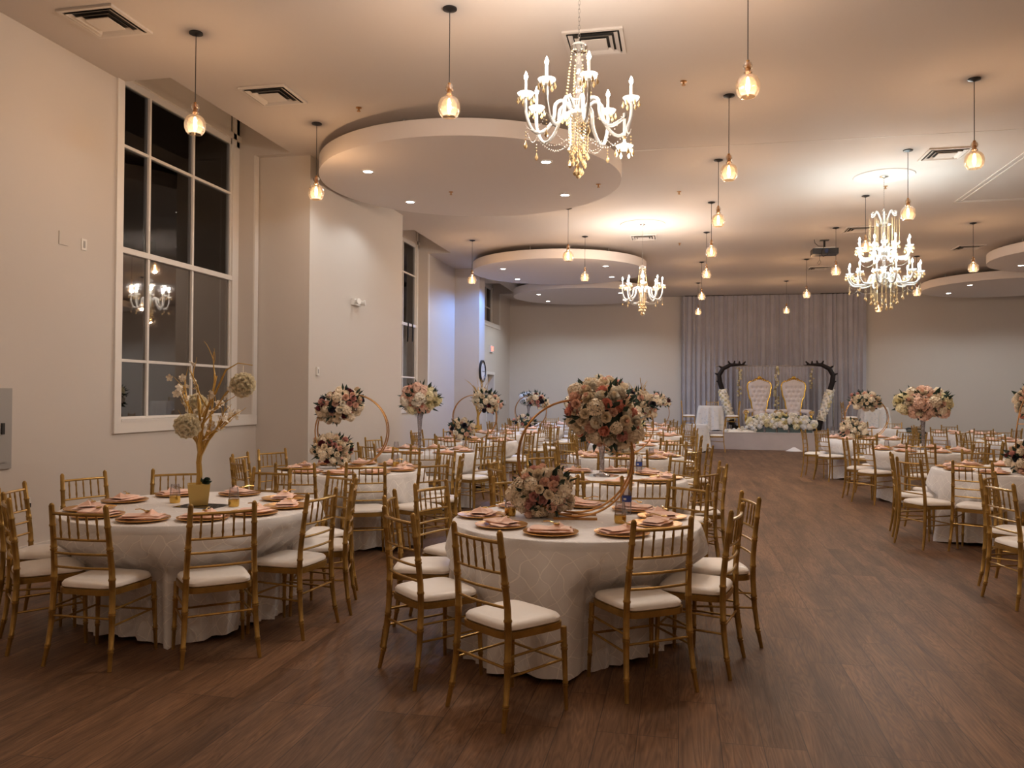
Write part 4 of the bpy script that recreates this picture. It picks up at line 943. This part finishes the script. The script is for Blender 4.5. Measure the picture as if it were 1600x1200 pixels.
part(MB().tube([(.02, 0, .62), (.12, .01, .80), (.20, .0, .95), (.30, -.01, 1.0), (.41, -.01, .985)], [.009, .008, .006, .004, .003], 6), 'side_branch', M['twig'], T1_)
part(MB().tube([(.0, 0, .45), (.02, -.08, .60), (.015, -.15, .705)], [.009, .007, .004], 6), 'side_branch', M['twig'], T1_)
part(MB().tube([(.0, 0, .45), (-.06, .10, .70), (-.135, .165, .84)], [.009, .007, .004], 6), 'side_branch', M['twig'], T1_)
lf = MB(); r_ = random.Random(2)
for k in range(14): leaf_into(lf, Vector((.05, -.02, .15)), Vector((r_.uniform(0, .8), r_.uniform(-.5, .5), r_.uniform(.3, 1))), .06, .018, r_)
part(lf, 'dark_leaves', M['leaf'], T1_)
o = link('mirror_tile', MB().box(-.155, .155, -.11, .11, 0, .006).mesh('mirror_tile', M['mirror'], False), None, (-3.28, 5.09, Z-.001), math.radians(-3)); tag(o, 'dark smoked mirror tile under the gold tree pot', 'mirror')
T1_.location.z += .006
def pomander(x, y, z, r, label, seed):
    t = thing('flower_ball', label, 'flower ball', (x, y, z), 0, 'hanging cream flower balls'); rnd = random.Random(seed)
    part(MB().ball((0, 0, 0), r*.7, 12, 8), 'ball_core', M['pompon'], t)
    part(MB().tube([(0, 0, r*.8), (0, 0, r*1.25)], .0025, 5), 'ribbon_loop', M['ivory'], t)
    n = 44
    for k in range(n):
        zz = 1-2*(k+.5)/n; a = k*2.39996; q = math.sqrt(1-zz*zz); d_ = Vector((q*math.cos(a), q*math.sin(a), zz)); s = r*.42*rnd.uniform(.85, 1.15)
        link('peony', FL['pomp'], t, mw=Matrix.Translation(d_*r*.62) @ (d_+Vector((rnd.uniform(-.3, .3), rnd.uniform(-.3, .3), rnd.uniform(-.3, .3)))).to_track_quat('Z', 'Y').to_matrix().to_4x4() @ Matrix.Diagonal((s, s, s, 1)))
pomander(-3.31, 4.95, 1.33, .108, 'cream flower ball low on the left of the gold tree', 1)
pomander(-3.46, 5.28, 1.47, .10, 'cream flower ball half hidden behind the gold branches', 2)
pomander(-2.98, 5.1, 1.615, .108, 'cream flower ball hanging alone at the right branch tip', 3)
tree(-4.15, 16.4, 'gold twig tree rising from a gold pot behind the fourth left hoop', H=.95, seed=22, blossoms=4, r0=.035)
tree(-.72, 13.45, 'gold pot with thin twigs and pale yellow flowers, behind the peony bouquet', H=.95, seed=32, blossoms=14, r0=.03)
t = thing('flower_spray', 'pale yellow flowers standing around the gold pot twigs', 'bouquet', (-.72, 13.3, Z+.15)); bouquet(t, (0, 0, .2), (.13, .12, .2), 24, .05, 'yellow', 81, name='flower_cluster')
# water bottles
def bottle(x, y, label):
    t = thing('water_bottle', label, 'bottle', (x, y, Z), 0, 'water bottles')
    part(MB().lathe([(.028, 0), (.032, .004), (.031, .03), (.032, .06), (.032, .125), (.028, .15), (.014, .175), (.0125, .195)], 20), 'bottle_body', M['glass'], t)
    part(MB().lathe([(.0325, .085), (.0325, .125)], 20, cap=False), 'label', M['blue'], t); part(MB().lathe([(.015, .188), (.015, .205)], 14), 'cap', M['white'], t)
    part(MB().add([(.0335*math.cos(a), .0335*math.sin(a), z_) for z_ in (.098, .112) for a in (-2.2, -1.9, -1.6)], [(0, 1, 4, 3), (1, 2, 5, 4)]), 'label_mark', M['white'], t)
bottle(-.345, 5.44, 'clear water bottle with blue label on the front centre table'); bottle(-.40, 8.22, 'clear water bottle beside the crystal vase')
# hem of pink menu / table numbers not readable: none

# ------------------------------------------------------------ stage
SX0, SX1, SY0, SZ = .0, 6.55, 24.35, .50
t = thing('stage', 'low stage platform with pale fabric skirt before the curtain', 'stage', (0, 0, 0))
part(MB().box(SX0, SX1, SY0+.02, YB-.35, 0, SZ-.01), 'platform', M['stage'], t, False)
part(MB().grid(lambda u, v: (SX0-.02+(SX1-SX0+.04)*u, SY0-.01+.008*math.sin(u*60)*(1-v)+.02*(1-v)*math.sin(u*13), .005+v*(SZ-.005)), 160, 6), 'stage_skirt', M['stage'], t)
part(MB().box(SX0-.02, SX1+.02, SY0-.02, YB-.35, SZ-.01, SZ), 'stage_top', M['stage'], t, False)
def curtain(name, x0, x1, y, z0, z1, label, folds, amp, seed, cat='curtain', m='curtain'):
    r_ = random.Random(seed); ph = [r_.uniform(0, 6) for _ in range(3)]; n_ = int(folds*10)
    def fn(u, v): 
        a = math.sin(u*folds*2*PI+ph[0]+.7*math.sin(u*23+ph[1])); return (x0+(x1-x0)*u+.02*math.sin(u*folds*PI+v*2), y+amp*(a+.4*math.sin(u*folds*4.3*PI+ph[2]))*(.5+.5*(1-v)), z0+(z1-z0)*v)
    o = link(name, MB().grid(fn, n_, 6).mesh(name, M[m])); return tag(o, label, cat)
curtain('curtain', .03, 5.85, 27.58, 0.02, CEIL-.02, 'wide floor to ceiling grey curtain behind the thrones', 34, .055, 1)
t = thing('backdrop_frame', 'chrome pipe frame with inner grey drape behind the thrones', 'backdrop stand', (0, 26.7, SZ))
fx0, fx1, fz = 1.12, 4.72, 2.02
for x in (fx0, fx1): part(MB().tube([(x, 0, 0), (x, 0, fz)], .022, 8).box(x-.18, x+.18, -.15, .15, 0, .012), 'upright', M['chrome'], t)
part(MB().tube([(fx0, 0, fz), (fx1, 0, fz)], .018, 8), 'crossbar', M['chrome'], t)
def fn(u, v): return (1.75+(3.95-1.75)*u, -.05+.04*math.sin(u*22*2*PI+.6*math.sin(u*31))*(1-.4*v), .02+(fz-.03)*v)
part(MB().grid(fn, 220, 5), 'inner_drape', M['curtain'], t)
def garland(x, y, z0, z1, rad, n, seed, label, mix='yellow'):
    t = thing('flower_garland', label, 'garland', (x, y, z0), 0, 'hanging flower garlands'); rnd = random.Random(seed); s = MB().tube([(0, 0, 0), (0, 0, z1-z0)], .01, 5)
    part(s, 'garland_stem', M['twig'], t)
    for k in range(n):
        a = rnd.uniform(PI, 2*PI); kind = rnd.choice(MIXES[mix]); sc = rad*.8
        link('bloom', FL[kind], t, mw=Matrix.Translation((rad*math.cos(a)*.7, rad*math.sin(a)*.6, (k+.5)/n*(z1-z0))) @ Vector((math.cos(a)*.6, math.sin(a), .2)).to_track_quat('Z', 'Y').to_matrix().to_4x4() @ Matrix.Diagonal((sc, sc, sc, 1)))
garland(1.86, 26.55, 1.55, 2.48, .075, 14, 1, 'short cream garland hanging at the left of the backdrop')
garland(2.98, 26.5, SZ, 2.5, .085, 32, 2, 'long cream garland hanging between the two thrones')
garland(4.05, 26.55, 1.8, 2.45, .07, 9, 3, 'short cream garland hanging at the right of the backdrop')
# thrones
def throne(x, y, label):
    t = thing('throne_chair', label, 'throne', (x, y, SZ), 0, 'two high back thrones')
    def half(z):   # half width of the tall back
        k = [(.45, .20), (.60, .19), (.85, .225), (1.15, .31), (1.38, .345), (1.50, .30), (1.57, .16), (1.60, .0)]
        for (a, b_) in zip(k, k[1:]):
            if a[0] <= z <= b_[0]: u = (z-a[0])/(b_[0]-a[0]); u = u*u*(3-2*u) if a[0] < 1.38 else u; return a[1]+(b_[1]-a[1])*u
        return 0
    mb = MB(); nu, nv = 17, 26
    tufts = [(((k-(n_-1)/2)*.135), z) for r2, z in enumerate([.62, .76, .90, 1.04, 1.18, 1.32]) for n_ in [3 if r2 % 2 == 0 else (2 if z < 1 else 4)] for k in range(n_)]
    def fn(u, v):
        z = .45+v*1.12; h = half(z); x_ = (u*2-1)*h; e = 1-abs(u*2-1)**4
        d_ = sum(.03*math.exp(-((x_-a)**2+(z-b_)**2)/.0022) for a, b_ in tufts)
        return (x_, -.03-.06*e+d_+.05*(z-.45), z)
    mb.grid(fn, 33, 44); part(mb, 'tufted_back', M['uph'], t)
    bk = MB().grid(lambda u, v: ((1-u*2)*half(.45+v*1.12), .03+.05*v*1.12, .45+v*1.12), 9, 20); part(bk, 'back_panel', M['uph'], t)
    bt = MB()
    for a, b_ in tufts: bt.ball((a, -.055+.05*(b_-.45), b_), .011, 6, 4)
    part(bt, 'buttons', M['throne'], t)
    pts = [(-half(z)-.012, -.02+.05*(z-.45), z) for z in [.45+.06*k for k in range(19)]]+[(half(z)*1+.012, -.02+.05*(z-.45), z) for z in [.45+.06*k for k in range(18, -1, -1)]]
    part(MB().tube(pts, .022, 8), 'gold_frame', M['throne'], t)
    cr = MB()
    for k in range(-5, 6):
        a = k*.055; cr.ball((a, -.03, 1.60-abs(a)*.35), .028-.002*abs(k), 8, 5, 1, .7, 1)
    cr.ball((0, -.04, 1.64), .05, 10, 6, 1.2, .6, .8); cr.tube([(-.2, -.03, 1.54), (-.1, -.04, 1.61), (0, -.045, 1.60), (.1, -.04, 1.61), (.2, -.03, 1.54)], .014, 6)
    part(cr, 'carved_crest', M['throne'], t)
    part(MB().lathe([(.28, .32), (.31, .36), (.31, .42), (.27, .46), (.001, .47)], 24, (0, -.33, 0), True, 1.0, .95), 'seat_cushion', M['uph'], t)
    for s in (-1, 1):
        part(MB().tube([(s*.22, -.02, .62), (s*.34, -.08, .60), (s*.43, -.22, .58), (s*.44, -.46, .56)], [.06, .075, .085, .085], 14).box(s*.42-.06, s*.42+.06, -.46, -.1, .22, .56), 'arm_rest', M['uph'], t)
        sp = [(s*.44+.075*(1-k/18)*math.cos(k*.7), -.55, .56+.085*(1-k/18)*math.sin(k*.7)) for k in range(18)]
        part(MB().tube(sp, .013, 6), 'arm_scroll', M['throne'], t)
        part(MB().tube([(s*.43, -.5, .5), (s*.45, -.53, .35), (s*.40, -.5, .2), (s*.42, -.52, 0)], [.03, .035, .03, .02], 8), 'leg', M['throne'], t)
        part(MB().tube([(s*.2, 0, .45), (s*.22, .06, 0)], [.03, .02], 8), 'leg', M['throne'], t)
    return t
throne(2.40, 25.75, 'left white tufted throne with gold carved frame'); throne(3.40, 25.75, 'right white tufted throne with gold carved frame')
# black tusks wrapped in white flowers
def tusk(x0, y, s, label):
    t = thing('tusk_arch', label, 'tusk decoration', (x0, y, SZ), 0, 'pair of black tusks')
    ctl = [(.50, 0), (.36, .10), (.30, .35), (.17, .80), (.06, 1.15), (-.04, 1.50), (-.06, 1.72), (.05, 1.92), (.28, 2.04), (.55, 2.05), (.80, 2.03)]
    rad = [.14, .10, .085, .08, .078, .076, .074, .07, .06, .04, .004]
    part(MB().tube([(s*a, 0, b_) for a, b_ in ctl], rad, 10), 'tusk', M['tusk'], t)
    sp = MB()
    for i, (dx, dz) in zip((5, 6, 7, 8, 8, 9, 9), ((-.10, .03), (-.12, .05), (-.11, .08), (-.06, .11), (.03, .12), (.0, .10), (.08, .09))):
        a, b_ = ctl[i]; off_ = (.1 if (dx, dz) == (.03, .12) or (dx, dz) == (.08, .09) else 0); sp.tube([(s*(a+off_), 0, b_), (s*(a+off_+dx*1.1), 0, b_+dz*1.1)], [.045, .018], 6)
    part(sp, 'spikes', M['tusk'], t)
    rnd = random.Random(int(x0*9)); core = MB().tube([(s*.30, 0, .33), (s*.235, 0, .56), (s*.17, 0, .80), (s*.06, 0, 1.15), (s*.03, 0, 1.27)], .11, 10); f = part(core, 'flower_wrap', M['ivory'], t)
    for k in range(56):
        u = k/55; z = .33+.92*u; x_ = .30-.27*u; a = k*2.4; sc = .05*rnd.uniform(.8, 1.2)
        link('bloom', FL[rnd.choice(['hydra_ivory', 'hydra_white', 'rose_ivory', 'hydra_yellow'])], f, mw=Matrix.Translation((s*x_+.11*math.cos(a), .11*math.sin(a), z)) @ Vector((math.cos(a), math.sin(a), .1)).to_track_quat('Z', 'Y').to_matrix().to_4x4() @ Matrix.Diagonal((sc*1.4, sc*1.4, sc*1.4, 1)))
tusk(1.28, 26.1, 1, 'left black spiked tusk wrapped in cream flowers'); tusk(4.54, 26.1, -1, 'right black spiked tusk wrapped in cream flowers')
# white flower hedge on plinths
t = thing('flower_hedge', 'long low mound of cream flowers on dark clear stands before the thrones', 'flower arrangement', (2.95, 24.85, SZ))
for k in range(5): part(MB().box(-.80+k*.34, -.52+k*.34, -.12, .12, 0, .16), 'plinth', M['greenish'], t, False)
f = part(MB().lathe([(.3, 0), (.9, .02), (.95, .16), (.8, .30), (.4, .36)], 20, (0, 0, .16), True, 1, .14), 'flower_mound', M['leaf'], t)
rnd = random.Random(5)
for k in range(95):
    x = rnd.uniform(-1, 1); z = rnd.uniform(0, 1); kind = rnd.choice(['hydra_yellow', 'hydra_ivory', 'peony_yellow', 'hydra_ivory', 'hydra_white']); sc = rnd.uniform(.11, .15)
    zz = .16+z*.36*(1-.35*x*x); y = -.15+.13*z*z
    link('bloom', FL[kind], f, mw=Matrix.Translation((x*.95, y, zz)) @ Vector((x*.3, -1, z*1.2-.1)).to_track_quat('Z', 'Y').to_matrix().to_4x4() @ Matrix.Diagonal((sc, sc, sc, 1)))
t = thing('flower_runner', 'cream flowers spilling over the stage floor left of the hedge', 'flower arrangement', (1.75, 24.75, SZ))
f = part(MB().lathe([(.5, 0), (.45, .05), (.2, .08)], 16, (0, 0, 0), True, 1, .35), 'flower_base', M['ivory'], t)
for k in range(30):
    x = rnd.uniform(-1, 1); sc = rnd.uniform(.05, .08)
    link('bloom', FL[rnd.choice(['hydra_ivory', 'hydra_white', 'rose_ivory'])], f, mw=Matrix.Translation((x*.45, rnd.uniform(-.16, .1), .03+.10*(1+x)*rnd.random())) @ Vector((0, -1, .9)).to_track_quat('Z', 'Y').to_matrix().to_4x4() @ Matrix.Diagonal((sc, sc, sc, 1)))
for i, (x, y, s) in enumerate(((1.48, 24.9, 'left of the flower hedge'), (4.35, 24.75, 'right of the flower hedge'), (4.7, 24.7, 'farther right on the stage edge'))):
    t = thing('glass_lantern', 'small clear glass candle vase '+s, 'candle holder', (x, y, SZ), 0, 'clear candle vases on the stage'); part(MB().lathe([(.05, 0), (.06, .02), (.055, .18), (.05, .2)], 16, cap=False), 'glass_wall', M['glass'], t); part(MB().lathe([(.03, .005), (.03, .08)], 12), 'candle', M['ivory'], t)
t = thing('floor_spotlight', 'small black uplight at the foot of the right tusk', 'spotlight', (4.95, 25.3, SZ)); part(MB().box(-.12, .12, -.08, .08, 0, .03), 'base', M['black'], t, False); part(MB().tube([(0, -.05, .08), (0, .08, .16)], [.07, .06], 12), 'lamp_head', M['black'], t)
# draped side tables
def sqtable(x, y, z0, w_, desc, chs, lace=True, top=.76):
    t = thing('side_table', 'square table under the cloth of the '+desc, 'table', (x, y, z0), 0, 'draped side tables'); part(MB().box(-w_*.82, w_*.82, -w_*.82, w_*.82, top-.03, top-.006), 'tabletop', M['white'], t, False)
    for sx in (-1, 1):
        for sy in (-1, 1): part(MB().tube([(sx*w_*.6, sy*w_*.6, 0), (sx*w_*.6, sy*w_*.6, top-.03)], .015, 6), 'leg', M['grey'], t)
    o = link('tablecloth', cloth_mesh(w_*.92, top+.002, [], int(x*31) % 97, 64, 8, True), None, (x, y, z0)); o.data.materials.append(M['lace' if lace else 'cloth']); tag(o, 'pale lace cloth over the '+desc, 'tablecloth', 'lace tablecloths')
    for dx, dy, an, s in chs: chair(x+dx, y+dy, an, 'gold chiavari chair %s the %s' % (s, desc), z0)
sqtable(.92, 25.4, SZ, .38, 'left table on the stage', [(-.84, -.05, -90, 'left of'), (.84, -.10, 90, 'right of'), (.1, .86, 180, 'behind')])
sqtable(5.6, 25.4, SZ, .38, 'right table on the stage', [(-.86, -.05, -90, 'left of'), (.25, .86, 172, 'behind')])
sqtable(.42, 23.2, 0, .36, 'small lace table before the stage left corner', [(-.80, .05, -92, 'left of'), (.80, .05, 88, 'right of')])
t = thing('throw_bag', 'dark green and black folded bundle against the back wall at right', 'bag', (6.85, 26.4, 0)); part(MB().lathe([(.40, 0), (.46, .12), (.46, .42), (.38, .52), (.1, .56)], 16, sx=1, sy=.6), 'bundle', M['green'], t); part(MB().tube([(-.4, -.2, .5), (-.1, -.25, .62), (.25, -.2, .6), (.42, -.15, .48)], .03, 8), 'strap_roll', M['black'], t)
t = thing('white_train', 'white fabric bunched on the floor at the stage front right', 'fabric', (3.2, 24.1, 0)); part(MB().lathe([(.24, 0), (.20, .02), (.10, .07), (.03, .11)], 18, (0, 0, 0), True, 1, .5), 'fabric_folds', M['cloth'], t)
